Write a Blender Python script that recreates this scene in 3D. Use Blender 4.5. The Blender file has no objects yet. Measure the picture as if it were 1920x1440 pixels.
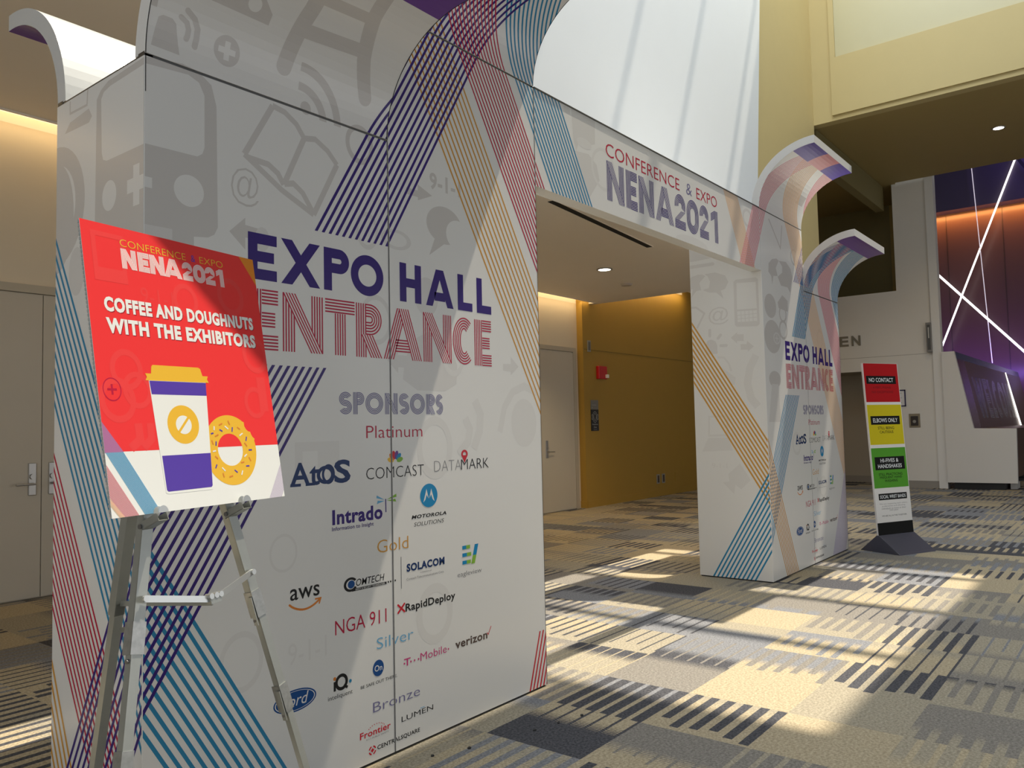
import bpy, bmesh, math, random
from mathutils import Vector, Matrix
from mathutils.geometry import tessellate_polygon
random.seed(7)
S = bpy.context.scene
COL = S.collection
PI = math.pi

# ---------------------------------------------------------------- camera, world, sun, exposure
cam = bpy.data.cameras.new('camera'); camo = bpy.data.objects.new('camera', cam); COL.objects.link(camo)
YAW, PITCH, ROLL = 0.9027, 0.0555, -0.0219
fwd = Vector((math.sin(YAW)*math.cos(PITCH), math.cos(YAW)*math.cos(PITCH), math.sin(PITCH)))
rt = Vector((math.cos(YAW), -math.sin(YAW), 0)); up0 = rt.cross(fwd)
r_ = math.cos(ROLL)*rt + math.sin(ROLL)*up0; u_ = -math.sin(ROLL)*rt + math.cos(ROLL)*up0
M = Matrix((r_, u_, -fwd)).transposed().to_4x4(); M.translation = Vector((-1.4544, -2.8557, 1.5185))
camo.matrix_world = M
cam.sensor_width = 36; cam.lens = 1504.28/1920*36; cam.clip_start = 0.05; cam.clip_end = 200
S.camera = camo
S.view_settings.view_transform = 'Standard'; S.view_settings.look = 'None'
S.view_settings.gamma = 1; S.view_settings.use_curve_mapping = False
S.view_settings.exposure = 0.66
S.cycles.max_bounces = 8; S.cycles.diffuse_bounces = 4; S.cycles.glossy_bounces = 3
S.cycles.use_denoising = True
S.cycles.sample_clamp_indirect = 6

W = bpy.data.worlds.new('world'); S.world = W; W.use_nodes = True
W.node_tree.nodes['Background'].inputs[0].default_value = (0.93, 0.97, 1.0, 1)
W.node_tree.nodes['Background'].inputs[1].default_value = 0.16
SUN_D = Vector((-0.41, 0.075, -1.0)).normalized()
sun = bpy.data.lights.new('sun', 'SUN'); sun.energy = 4.6; sun.angle = math.radians(0.55); sun.color = (1.0, 0.89, 0.71)
suno = bpy.data.objects.new('sun', sun); COL.objects.link(suno)
suno.rotation_euler = SUN_D.to_track_quat('-Z', 'Y').to_euler(); suno.location = (8, -2, 13)

def area(name, loc, direction, sx, sy, power, color=(1, 1, 1)):
    l = bpy.data.lights.new(name, 'AREA'); l.shape = 'RECTANGLE'; l.size = sx; l.size_y = sy
    l.energy = power; l.color = color
    o = bpy.data.objects.new(name, l); COL.objects.link(o); o.location = loc
    o.rotation_euler = Vector(direction).to_track_quat('-Z', 'Y').to_euler()
    return o
# daylight through the skylight
area('skylight_daylight', (8.5, -0.45, 13.6), (0, 0, -1), 14, 3.8, 720, (0.90, 0.96, 1.0))

area('added_left_fill', (-14, -5, 4.5), (1, .25, 0), 8, 8, 270, (.95, .98, 1.0))  # added fill lamp with no window behind it; brightens left-facing panels
area('added_rear_fill', (9, -10, 2.2), (-.2, 1, .05), 9, 4, 70, (.97, .98, 1.0))  # added fill lamp behind the camera; lifts front faces, floor and recess

# ---------------------------------------------------------------- materials
MATS = {}
def lin(c):
    c = c/255.0
    return c/12.92 if c <= 0.04045 else ((c+0.055)/1.055)**2.4
def mat(name, col=None, rough=0.5, metal=0.0, emis=None, estr=0.0, spec=0.5, alpha=None, noise=0.0, nscale=40, bump=0.0, coat=0.0):
    if name in MATS: return MATS[name]
    m = bpy.data.materials.new(name); m.use_nodes = True; nt = m.node_tree
    b = nt.nodes['Principled BSDF']
    b.inputs['Base Color'].default_value = (*col, 1); b.inputs['Roughness'].default_value = rough
    b.inputs['Metallic'].default_value = metal; b.inputs['Specular IOR Level'].default_value = spec
    if coat: b.inputs['Coat Weight'].default_value = coat
    if emis: b.inputs['Emission Color'].default_value = (*emis, 1); b.inputs['Emission Strength'].default_value = estr
    if alpha is not None: b.inputs['Alpha'].default_value = alpha
    if noise or bump:
        tc = nt.nodes.new('ShaderNodeTexCoord'); n = nt.nodes.new('ShaderNodeTexNoise')
        n.inputs['Scale'].default_value = nscale; n.inputs['Detail'].default_value = 4
        nt.links.new(tc.outputs['Object'], n.inputs['Vector'])
        if noise:
            mx = nt.nodes.new('ShaderNodeMix'); mx.data_type = 'RGBA'
            mx.inputs['A'].default_value = (*[c*(1-noise) for c in col], 1); mx.inputs['B'].default_value = (*[min(1, c*(1+noise)) for c in col], 1)
            nt.links.new(n.outputs['Fac'], mx.inputs['Factor']); nt.links.new(mx.outputs['Result'], b.inputs['Base Color'])
        if bump:
            bp = nt.nodes.new('ShaderNodeBump'); bp.inputs['Strength'].default_value = bump; bp.inputs['Distance'].default_value = 0.01
            nt.links.new(n.outputs['Fac'], bp.inputs['Height']); nt.links.new(bp.outputs['Normal'], b.inputs['Normal'])
    MATS[name] = m
    return m
def pr(name, col, rough=0.26): return mat(name, col, rough, spec=0.5 if min(col) > .5 else 0.22)
P_WHITE = pr('print_white', (0.80, 0.80, 0.79))
pr('icon_grey', (0.62, 0.60, 0.585)); pr('icon_pale', (0.71, 0.70, 0.69)); pr('icon_light', (0.75, 0.745, 0.735))
pr('indigo', (0.045, 0.022, 0.20)); pr('crimson', (0.50, 0.016, 0.06)); pr('teal_blue', (0.035, 0.25, 0.46))
pr('ochre', (0.66, 0.34, 0.07)); pr('slate_ink', (0.20, 0.19, 0.36)); pr('navy', (0.012, 0.04, 0.15)); pr('black_ink', (0.02, 0.02, 0.022))
pr('logo_red', (0.62, 0.02, 0.04)); pr('orange_ink', (0.72, 0.24, 0.05)); pr('motor_blue', (0.01, 0.26, 0.55)); pr('green_ink', (0.25, 0.5, 0.06))
pr('violet_ink', (0.16, 0.06, 0.33)); pr('sky_blue', (0.16, 0.45, 0.72)); pr('grey_ink', (0.22, 0.22, 0.24)); pr('yellow_ink', (0.85, 0.52, 0.05))
pr('magenta_ink', (0.62, 0.05, 0.22)); pr('brown_ink', (0.09, 0.06, 0.055)); pr('ford_blue', (0.015, 0.08, 0.28)); pr('lavender', (0.55, 0.50, 0.66))
pr('coral', (0.78, 0.25, 0.22)); pr('peach', (0.82, 0.58, 0.38)); pr('pink', (0.76, 0.30, 0.34)); pr('poster_red', (0.86, 0.045, 0.05), 0.28)
pr('poster_icon', (0.84, 0.062, 0.065), 0.28); pr('poster_white', (0.84, 0.87, 0.88), 0.28); pr('poster_violet', (0.10, 0.055, 0.42), 0.28); pr('poster_yellow', (0.84, 0.50, 0.05), 0.28)
pr('poster_orange', (0.80, 0.27, 0.03), 0.28); pr('text_shadow', (0.35, 0.01, 0.03), 0.28); pr('pink_white', (0.93, 0.70, 0.72), 0.28); pr('mauve', (0.42, 0.17, 0.36), 0.28)
EDGE = mat('panel_edge_white', (0.80, 0.80, 0.79), 0.35, spec=0.4)
ALU = mat('seam_aluminium', (0.16, 0.16, 0.16), 0.35, metal=0.9)
DARK = mat('dark_gap', (0.02, 0.02, 0.02), 0.6)

# ---------------------------------------------------------------- object helpers
def link(name, me, parent=None, m=None):
    o = bpy.data.objects.new(name, me); COL.objects.link(o)
    if parent: o.parent = parent
    if m is not None:
        for x in (m if isinstance(m, (list, tuple)) else [m]): me.materials.append(x)
    return o
def tag(o, label, cat, group=None):
    o['label'] = label; o['category'] = cat
    if group: o['group'] = group
    return o
def thing(name, label, cat, loc=(0, 0, 0), rotz=0, group=None):
    o = bpy.data.objects.new(name, None); COL.objects.link(o); o.location = loc; o.rotation_euler = (0, 0, rotz)
    o.empty_display_size = 0.1
    return tag(o, label, cat, group)
def struct(o): o['kind'] = 'structure'; return o
class MB:
    def __init__(s): s.v = []; s.f = []; s.mi = []
    def poly(s, pts, mi=0):
        n = len(s.v); s.v += [tuple(p) for p in pts]; s.f.append(tuple(range(n, n+len(pts)))); s.mi.append(mi)
    def box(s, x0, y0, z0, x1, y1, z1, mi=0):
        n = len(s.v)
        s.v += [(x0,y0,z0),(x1,y0,z0),(x1,y1,z0),(x0,y1,z0),(x0,y0,z1),(x1,y0,z1),(x1,y1,z1),(x0,y1,z1)]
        for f in ((0,3,2,1),(4,5,6,7),(0,1,5,4),(1,2,6,5),(2,3,7,6),(3,0,4,7)): s.f.append(tuple(n+i for i in f)); s.mi.append(mi)
    def prism(s, pts, off, mi=0):
        n = len(s.v); k = len(pts); off = Vector(off)
        s.v += [tuple(p) for p in pts] + [tuple(Vector(p)+off) for p in pts]
        s.f.append(tuple(n+i for i in range(k))[::-1]); s.mi.append(mi)
        s.f.append(tuple(n+k+i for i in range(k))); s.mi.append(mi)
        for i in range(k): j = (i+1) % k; s.f.append((n+i, n+j, n+k+j, n+k+i)); s.mi.append(mi)
    def cyl(s, a, b, r, n=20, mi=0, r2=None):
        a = Vector(a); b = Vector(b); d = (b-a).normalized(); x = d.orthogonal().normalized(); y = d.cross(x)
        r2 = r if r2 is None else r2; k = len(s.v)
        for c, rr in ((a, r), (b, r2)):
            for i in range(n):
                t = 2*PI*i/n; s.v.append(tuple(c + (x*math.cos(t)+y*math.sin(t))*rr))
        for i in range(n):
            j = (i+1) % n; s.f.append((k+i, k+j, k+n+j, k+n+i)); s.mi.append(mi)
        s.f.append(tuple(k+i for i in range(n))[::-1]); s.mi.append(mi)
        s.f.append(tuple(k+n+i for i in range(n))); s.mi.append(mi)
    def bar(s, a, b, side, w, t, mi=0):
        """rectangular bar from a to b; 'side' is the width direction"""
        a = Vector(a); b = Vector(b); d = (b-a).normalized(); sd = Vector(side); sd = (sd - d*sd.dot(d)).normalized(); nn = d.cross(sd)
        pts = [a+sd*w/2*i+nn*t/2*j for i, j in ((-1,-1),(1,-1),(1,1),(-1,1))]
        s.prism(pts, b-a, mi)
    def build(s, name, mats, parent=None, bevel=0.0, smooth=False):
        me = bpy.data.meshes.new(name); me.from_pydata(s.v, [], s.f)
        mats = mats if isinstance(mats, (list, tuple)) else [mats]
        for m in mats: me.materials.append(m)
        me.polygons.foreach_set('material_index', s.mi)
        bm = bmesh.new(); bm.from_mesh(me); bmesh.ops.recalc_face_normals(bm, faces=bm.faces)
        bm.to_mesh(me); bm.free()
        if smooth: me.polygons.foreach_set('use_smooth', [True]*len(me.polygons))
        o = bpy.data.objects.new(name, me); COL.objects.link(o)
        if parent: o.parent = parent
        if bevel:
            b = o.modifiers.new('bevel', 'BEVEL'); b.width = bevel; b.segments = 2; b.limit_method = 'ANGLE'; b.angle_limit = math.radians(40)
        return o
def box(name, x0, y0, z0, x1, y1, z1, m, parent=None, bevel=0.0):
    b = MB(); b.box(x0, y0, z0, x1, y1, z1); return b.build(name, m, parent, bevel)

# ---------------------------------------------------------------- flat printed graphics (2-D, in metres on the sheet)
class Sheet:
    """collects convex 2-D faces with a material name and a print layer"""
    def __init__(s): s.items = []; s.k = 0
    def nxt(s, layer): s.k += 1; return layer + (s.k % 10)*0.09
    def face(s, pts, m, layer=1): s.items.append((pts, m, layer))
    def fill(s, pts, m, layer=1, holes=()):
        layer = s.nxt(layer)
        loops = [[Vector((x, y, 0)) for x, y in pts]] + [[Vector((x, y, 0)) for x, y in h] for h in holes]
        flat = [p for l in loops for p in l]
        for t in tessellate_polygon(loops): s.items.append(([(flat[i].x, flat[i].y) for i in t], m, layer))
    def ellipse(s, cx, cy, rx, ry, m, layer=1, hole=None, rot=0, a0=0, a1=360, n=40, keep=False):
        if not keep: layer = s.nxt(layer)
        a0 = math.radians(a0); a1 = math.radians(a1); c, q = math.cos(rot), math.sin(rot)
        def pt(t, fx, fy):
            x, y = rx*fx*math.cos(t), ry*fy*math.sin(t); return (cx+c*x-q*y, cy+q*x+c*y)
        for i in range(n):
            t0 = a0+(a1-a0)*i/n; t1 = a0+(a1-a0)*(i+1)/n
            if hole is None: s.items.append(([(cx, cy), pt(t0,1,1), pt(t1,1,1)], m, layer))
            else:
                hx, hy = hole if isinstance(hole, tuple) else (hole, hole)
                s.items.append(([pt(t0,hx,hy), pt(t0,1,1), pt(t1,1,1), pt(t1,hx,hy)], m, layer))
    def stroke(s, pts, w, m, layer=1, caps=False):
        """mitred line; no two of its faces overlap"""
        layer = s.nxt(layer); P = [Vector(p) for p in pts]; D = [(b-a).normalized() for a, b in zip(P[:-1], P[1:])]; off = []
        for i in range(len(P)):
            d0 = D[max(0, i-1)]; d1 = D[min(i, len(D)-1)]; n0 = Vector((-d0.y, d0.x)); n1 = Vector((-d1.y, d1.x)); q = n0+n1
            off.append(q*(w/2)/max(.35, q.dot(n0)) if q.length > 1e-6 else n0*w/2)
        for i in range(len(P)-1): s.items.append(([tuple(P[i]-off[i]), tuple(P[i+1]-off[i+1]), tuple(P[i+1]+off[i+1]), tuple(P[i]+off[i])], m, layer))
        if caps:
            for c, d in ((P[0], -D[0]), (P[-1], D[-1])):
                a = math.degrees(math.atan2(d.y, d.x)); s.ellipse(c.x, c.y, w/2, w/2, m, layer, a0=a-90, a1=a+90, n=8, keep=True)
    def rect(s, x0, y0, x1, y1, m, layer=1): layer = s.nxt(layer); s.items.append(([(x0,y0),(x1,y0),(x1,y1),(x0,y1)], m, layer))
    def band(s, uL, uR, v0, slope, n, va, vb, m, duty=0.42, layer=3, cut=None):
        """n parallel slanted lines, all cut level at va and vb"""
        pitch = (uR-uL)/(n-1+duty); w = pitch*duty; layer = s.nxt(layer)
        for i in range(n):
            a = uL+i*pitch
            s.items.append(([(a+slope*(va-v0), va), (a+w+slope*(va-v0), va), (a+w+slope*(vb-v0), vb), (a+slope*(vb-v0), vb)], m, layer))
    def text(s, body, x0, y0, x1, y1, m, layer=4, off=0.0, shear=0.0):
        """built-in font, fitted to the box"""
        layer = s.nxt(layer); tris = text_tris(body, off, shear)
        xs = [p[0] for t in tris for p in t]; ys = [p[1] for t in tris for p in t]
        if not xs: return
        ax, bx, ay, by = min(xs), max(xs), min(ys), max(ys); kx = (x1-x0)/(bx-ax); ky = (y1-y0)/(by-ay)
        for t in tris: s.items.append(([(x0+(x-ax)*kx, y0+(y-ay)*ky) for x, y in t], m, layer))
    def add(s, other, dx=0, dy=0):
        for pts, m, l in other.items: s.items.append(([(x+dx, y+dy) for x, y in pts], m, l))
_tc = {}
def text_tris(body, off=0.0, shear=0.0):
    k = (body, off, shear)
    if k in _tc: return _tc[k]
    cu = bpy.data.curves.new('writing', 'FONT'); cu.body = body; cu.offset = off; cu.shear = shear; cu.resolution_u = 3; cu.space_character = 1 + 2.4*max(0, off); cu.align_x = 'CENTER'
    o = bpy.data.objects.new('writing', cu); COL.objects.link(o)
    dg = bpy.context.evaluated_depsgraph_get(); me = o.evaluated_get(dg).to_mesh(); me.calc_loop_triangles()
    out = [[(me.vertices[i].co.x, me.vertices[i].co.y) for i in t.vertices] for t in me.loop_triangles]
    bpy.data.objects.remove(o); bpy.data.curves.remove(cu)
    _tc[k] = out
    return out

# geometric capitals drawn as one broad stroke or as several parallel lines
def sublines(n, w, duty):
    if n == 1: return [(0.0, w)]
    pitch = w/(n-1+duty); t = pitch*duty
    return [(-w/2+t/2+i*pitch, t) for i in range(n)]
def glyph(sh, ch, x0, y0, x1, y1, w, m, n=1, duty=0.55, layer=4, under='print_white'):
    """w = stroke width in metres"""
    Wd, H = x1-x0, y1-y0; SL = sublines(n, w, duty); cw = 1.0
    def ribbon(a, b):
        a = Vector(a); b = Vector(b); d = (b-a).normalized(); nn = Vector((-d.y, d.x))
        for o, t in SL:
            p = [a+nn*(o-t/2), b+nn*(o-t/2), b+nn*(o+t/2), a+nn*(o+t/2)]
            sh.face([(x0+q.x, y0+q.y) for q in p], m, layer)
    def hpar(xa, ya, xb, yb, hw=None, top=False):
        """slanted stroke cut level: centre x at each end"""
        L = math.hypot(xb-xa, yb-ya); k = (hw or w*L/abs(yb-ya))/w; lay = layer
        if top and n > 1:
            e = k*w/2; sh.face([(x0+xa-e, y0+ya), (x0+xa+e, y0+ya), (x0+xb+e, y0+yb), (x0+xb-e, y0+yb)], under, layer+.45); lay = layer+.9
        elif top: lay = layer+.45
        for o, t in SL:
            o2, t2 = o*k, t*k
            sh.face([(x0+xa+o2-t2/2, y0+ya), (x0+xa+o2+t2/2, y0+ya), (x0+xb+o2+t2/2, y0+yb), (x0+xb+o2-t2/2, y0+yb)], m, lay)
    def arc(cx, cy, rx, ry, a0, a1, k=28):
        for o, t in SL:
            for i in range(k):
                q = []
                for (aa, oo) in ((i, o-t/2), (i+1, o-t/2), (i+1, o+t/2), (i, o+t/2)):
                    th = math.radians(a0+(a1-a0)*aa/k); q.append((x0+cx+(rx+oo)*math.cos(th), y0+cy+(ry+oo)*math.sin(th)))
                sh.face(q, m, layer)
    h = w/2
    if ch == 'E':
        ribbon((h, 0), (h, H))
        for yy, e in ((h, 1), (H/2, 0.90), (H-h, 1)): ribbon((w*1.04 if n > 1 else w, yy), (Wd*e, yy))
    elif ch == 'L': ribbon((h, 0), (h, H)); ribbon((w, h), (Wd, h))
    elif ch == 'T': ribbon((0, H-h), (Wd, H-h)); ribbon((Wd/2, 0), (Wd/2, H-w*1.02))
    elif ch == 'H': ribbon((h, 0), (h, H)); ribbon((Wd-h, 0), (Wd-h, H)); ribbon((w, H/2), (Wd-w, H/2))
    elif ch == 'N': ribbon((h, 0), (h, H)); ribbon((Wd-h, 0), (Wd-h, H)); hpar(h*1.05, H, Wd-h*1.05, 0, w*1.05, top=True)
    elif ch == 'M':
        ribbon((h, 0), (h, H)); ribbon((Wd-h, 0), (Wd-h, H)); hpar(h, H, Wd/2, H*.2); hpar(Wd-h, H, Wd/2, H*.2)
    elif ch == 'W':
        for a, b in ((h, Wd*.3), (Wd*.5, Wd*.3), (Wd*.5, Wd*.7), (Wd-h, Wd*.7)): hpar(a, H, b, 0)
    elif ch == 'X': hpar(w*.6, H, Wd-w*.6, 0); hpar(Wd-w*.6, H, w*.6, 0, top=True)
    elif ch == 'A':
        hpar(w*.55, 0, Wd/2-w*.08, H); hpar(Wd-w*.55, 0, Wd/2+w*.08, H, top=True); ribbon((Wd*.31, H*.27), (Wd*.69, H*.27))
    elif ch in 'PR':
        ro = H*.29; cy = H-ro; rx = min(ro, Wd-w)-h
        ribbon((h, 0), (h, H)); cx = Wd-rx-h
        if cx > w: ribbon((w, H-h), (cx, H-h)); ribbon((w, H-2*ro+h), (cx, H-2*ro+h))
        arc(cx, cy, rx, ro-h, -90, 90, 20)
        if ch == 'R': hpar(Wd*.42, H-2*ro, Wd-w*.55, 0, top=True)
    elif ch == 'O': arc(Wd/2, H/2, Wd/2-h, H/2-h, 0, 360, 48)
    elif ch == 'C': arc(Wd*.56, H/2, Wd*.56-h, H/2-h, 52, 308, 40)
    elif ch == 'S':
        ro = (H/2+h)/2
        arc(Wd/2, H-ro, Wd/2-h, ro-h, 28, 270, 26); arc(Wd/2, ro, Wd/2-h, ro-h, 90, -152, 26)
    elif ch == '2':
        ro = Wd/2; arc(Wd/2, H-ro, ro-h, ro-h, 190, -25, 26)
        hpar(w*.55, w*1.04, Wd-w*.62, H-ro*1.42, w*1.1, top=True); ribbon((0, h), (Wd, h))
    elif ch == '0':
        ro = Wd/2; arc(ro, H-ro, ro-h, ro-h, 0, 180, 22); arc(ro, ro, ro-h, ro-h, 180, 360, 22)
        ribbon((h, ro), (h, H-ro)); ribbon((Wd-h, ro), (Wd-h, H-ro))
    elif ch == '1':
        ribbon((Wd-h, 0), (Wd-h, H))
        for o, t in SL:
            k = H*.16+ (o+w/2)
            sh.face([(x0, y0+H-H*.12-(o+w/2)), (x0, y0+H-H*.12-(o+w/2)-t), (x0+Wd-w, y0+H-(o+w/2)-t), (x0+Wd-w, y0+H-(o+w/2))], m, layer)
def word(sh, chars, boxes, y0, y1, w, m, n=1, duty=0.55, layer=4, under='print_white'):
    for c, (a, b) in zip(chars, boxes): glyph(sh, c, a, y0, b, y1, w, m, n, duty, layer, under)

# ---------------------------------------------------------------- sheets mapped onto panels
RAD = 0.533
def clip(poly, axis, val, keep_less):
    out = []
    for i in range(len(poly)):
        a, b = poly[i], poly[(i+1) % len(poly)]
        ia = (a[axis] <= val) == keep_less or a[axis] == val; ib = (b[axis] <= val) == keep_less or b[axis] == val
        if ia: out.append(a)
        if ia != ib:
            t = (val-a[axis])/(b[axis]-a[axis]); out.append((a[0]+(b[0]-a[0])*t, a[1]+(b[1]-a[1])*t))
    return out
def clip_rect(poly, u0, v0, u1, v1):
    xs = [p[0] for p in poly]; ys = [p[1] for p in poly]
    if max(xs) <= u0 or min(xs) >= u1 or max(ys) <= v0 or min(ys) >= v1: return []
    if min(xs) < u0: poly = clip(poly, 0, u0, False)
    if poly and max(xs) > u1: poly = clip(poly, 0, u1, True)
    if poly and min(ys) < v0: poly = clip(poly, 1, v0, False)
    if poly and max(ys) > v1: poly = clip(poly, 1, v1, True)
    return poly if len(poly) >= 3 else []
def printed_panel(name, parent, mp, u0, v0, u1, v1, thick, sheet, cuts=(), base=P_WHITE, edge=EDGE, gap=0.0):
    """slab that follows mp(u, v, d) (d = distance out of the printed face) with the sheet printed on it"""
    mb = MB(); mats = [base, edge]; idx = {}
    vs = [v0] + [c for c in cuts if v0 < c < v1] + [v1]
    for a, b in zip(vs[:-1], vs[1:]):
        mb.poly([mp(u0,a,0), mp(u1,a,0), mp(u1,b,0), mp(u0,b,0)], 0)
        mb.poly([mp(u0,a,-thick), mp(u0,b,-thick), mp(u1,b,-thick), mp(u1,a,-thick)], 1)
        mb.poly([mp(u0,a,0), mp(u0,b,0), mp(u0,b,-thick), mp(u0,a,-thick)], 1)
        mb.poly([mp(u1,a,0), mp(u1,a,-thick), mp(u1,b,-thick), mp(u1,b,0)], 1)
    mb.poly([mp(u0,v0,0), mp(u0,v0,-thick), mp(u1,v0,-thick), mp(u1,v0,0)], 1)
    mb.poly([mp(u0,v1,0), mp(u1,v1,0), mp(u1,v1,-thick), mp(u0,v1,-thick)], 1)
    if sheet:
        for pts, mn, layer in sheet.items:
            if mn not in idx: idx[mn] = len(mats); mats.append(MATS[mn])
            for a, b in zip(vs[:-1], vs[1:]):
                q = clip_rect(pts, u0, a, u1, b)
                if not q: continue
                ar = sum(q[i][0]*q[(i+1)%len(q)][1]-q[(i+1)%len(q)][0]*q[i][1] for i in range(len(q)))
                if abs(ar) < 1e-9: continue
                if ar < 0: q = q[::-1]
                d = 0.0001*layer
                if len(vs) > 2: mb.poly([Vector(mp(x, a, d)).lerp(Vector(mp(x, b, d)), (y-a)/(b-a)) for x, y in q], idx[mn])
                else: mb.poly([mp(x, y, d) for x, y in q], idx[mn])
    me = bpy.data.meshes.new(name); me.from_pydata(mb.v, [], mb.f)
    for m in mats: me.materials.append(m)
    me.polygons.foreach_set('material_index', mb.mi)
    return link(name, me, parent)

H1, H2, HB, DP, XR = 2.943, 3.61, 2.995, 0.749, 6.099
def front_map(x0, H):
    def f(u, v, d):
        if v <= H: return (x0+u, -d, v)
        t = (v-H)/RAD
        return (x0+u, -0.55*(1-math.cos(t)) - d*math.cos(t), H+0.515*math.sin(t) - d*math.sin(t))
    return f
def rear_map(x0, H):
    g = front_map(0, H)
    def f(u, v, d):
        x, y, z = g(u, v, d); return (x0-u, DP-y, z)      # u runs the other way seen from behind
    return f

# ---------------------------------------------------------------- artwork
def sponsor_art():
    s = Sheet()
    EX = [('E',.436,.575),('X',.598,.80),('P',.823,.968),('O',.978,1.18),('H',1.288,1.437),('A',1.470,1.678),('L',1.712,1.830),('L',1.867,1.990)]
    word(s, [e[0] for e in EX], [e[1:] for e in EX], 2.158, 2.352, 0.045, 'indigo')
    EN = [('E',.436,.580),('N',.603,.815),('T',.828,.998),('R',1.006,1.165),('A',1.175,1.435),('N',1.447,1.656),('C',1.668,1.828),('E',1.842,1.985)]
    word(s, [e[0] for e in EN], [e[1:] for e in EN], 1.867, 2.120, 0.062, 'crimson', 5, 0.5)
    SP = [('S',.902,.976),('P',.984,1.050),('O',1.058,1.168),('N',1.180,1.262),('S',1.272,1.340),('O',1.346,1.450),('R',1.460,1.524),('S',1.530,1.583)]
    word(s, [e[0] for e in SP], [e[1:] for e in SP], 1.600, 1.702, 0.026, 'slate_ink', 4, 0.62)
    T = s.text
    T('Platinum', 1.060, 1.488, 1.429, 1.546, 'crimson', off=-.008)
    T('Gold', 1.119, .949, 1.321, 1.009, 'ochre', off=-.008)
    T('Silver', 1.109, .509, 1.346, .560, 'sky_blue', off=-.008)
    T('Bronze', 1.082, .229, 1.385, .274, 'slate_ink', off=-.008)
    # serif blue word with ringed o
    T('At', .634, 1.291, .790, 1.392, 'navy', off=.02); T('S', .870, 1.291, .964, 1.396, 'navy', off=.03)
    for a, b in ((.636,.69),(.715,.765)): s.rect(a, 1.291, b, 1.303, 'navy', 4)
    s.ellipse(.822, 1.333, .048, .040, 'navy', 4, hole=.62); s.ellipse(.838, 1.335, .036, .044, 'navy', 4, hole=.66)
    # fan logo over wide word
    cols = ['yellow_ink','orange_ink','logo_red','violet_ink','motor_blue','green_ink']
    for i, c in enumerate(cols):
        a = math.radians(165-30*i); r0 = .012; x, y = 1.242+math.cos(a)*.031, 1.372+math.sin(a)*.033
        s.ellipse(x, y, .021, .0115, c, 4, rot=a, n=18)
    T('COMCAST', 1.057, 1.296, 1.436, 1.350, 'black_ink', off=-.014)
    T('DATA', 1.511, 1.308, 1.715, 1.362, 'grey_ink', off=-.024); T('MARK', 1.715, 1.308, 1.941, 1.362, 'black_ink', off=-.012)
    s.ellipse(1.743, 1.389, .026, .023, 'logo_red', 5, hole=.48, n=24); s.fill([(1.719,1.383),(1.767,1.383),(1.743,1.342)], 'logo_red', 5)
    T('Intrado', .857, 1.107, 1.155, 1.174, 'indigo', off=.034); T('Information to Insight', .855, 1.076, 1.099, 1.099, 'indigo', off=.016)
    s.stroke([(1.177,1.138),(1.176,1.196)], .006, 'indigo', 4, caps=True)
    for pts, c in (([(1.170,1.194),(1.120,1.219),(1.118,1.206)],'sky_blue'), ([(1.170,1.190),(1.120,1.178),(1.126,1.194)],'sky_blue'), ([(1.182,1.194),(1.245,1.218),(1.246,1.203)],'green_ink'), ([(1.182,1.190),(1.244,1.180),(1.238,1.194)],'green_ink')): s.fill(pts, c, 4)
    s.ellipse(1.469, 1.192, .062, .059, 'motor_blue', 4)
    for sx in (-1, 1): s.fill([(1.469+sx*.002,1.176),(1.469+sx*.017,1.226),(1.469+sx*.040,1.160),(1.469+sx*.026,1.172),(1.469+sx*.016,1.196)], 'print_white', 5)
    T('MOTOROLA', 1.345, 1.085, 1.595, 1.103, 'black_ink', off=.034, shear=.2); T('SOLUTIONS', 1.361, 1.047, 1.576, 1.067, 'black_ink', off=-.004, shear=.2)
    for k, (y, e) in enumerate(((.889, .056), (.850, .064), (.811, .060))):
        s.rect(1.712, y, 1.712+e*.55, y+.019, 'motor_blue', 4); s.rect(1.712+e*.55, y, 1.712+e+.006, y+.019, 'green_ink', 4)
    s.fill([(1.781,.806),(1.810,.806),(1.824,.850),(1.795,.850)], 'green_ink', 4); s.fill([(1.795,.850),(1.824,.850),(1.841,.906),(1.812,.906)], 'motor_blue', 4)
    T('eagleview', 1.672, .744, 1.865, .776, 'grey_ink', off=-.006)
    T('SOLACOM', 1.307, .834, 1.575, .873, 'navy', off=.042); T('A Subsidiary of', 1.400, .814, 1.479, .822, 'grey_ink'); T('Comtech Telecommunications Corp.', 1.306, .790, 1.570, .805, 'grey_ink', off=-.006)
    s.rect(1.269, .761, 1.2725, .913, 'grey_ink', 4)
    s.ellipse(.958, .832, .040, .032, 'black_ink', 4, hole=.66, a0=35, a1=330); s.ellipse(.961, .832, .020, .018, 'ford_blue', 4)
    T('OMTECH', .989, .819, 1.162, .851, 'black_ink', off=.004, shear=.2); s.rect(.965, .799, 1.175, .811, 'black_ink', 4)
    T('SAFETY & SECURITY TECHNOLOGIES', .985, .801, 1.165, .809, 'print_white', 5, off=.01)
    for k in range(4): s.rect(1.182+k*.015, .803, 1.190+k*.015, .811, 'black_ink', 4)
    T('aws', .631, .816, .784, .864, 'black_ink', off=.008)
    s.stroke([(.628+.158*t, .800-.030*math.sin(PI*min(1,t*1.02))**.8) for t in [i/12 for i in range(13)]], .009, 'orange_ink', 4, caps=True)
    s.stroke([(.762,.803),(.790,.803),(.782,.782)], .007, 'orange_ink', 4, caps=True)
    s.stroke([(1.247,.650),(1.289,.687)], .010, 'logo_red', 4, caps=True); s.stroke([(1.247,.687),(1.289,.650)], .010, 'logo_red', 4, caps=True)
    T('RapidDeploy', 1.296, .635, 1.651, .684, 'black_ink', off=.024)
    T('NGA 911', .867, .624, 1.172, .688, 'crimson', off=-.004)
    T('T', 1.281, .390, 1.325, .425, 'magenta_ink', off=.012)
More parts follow.
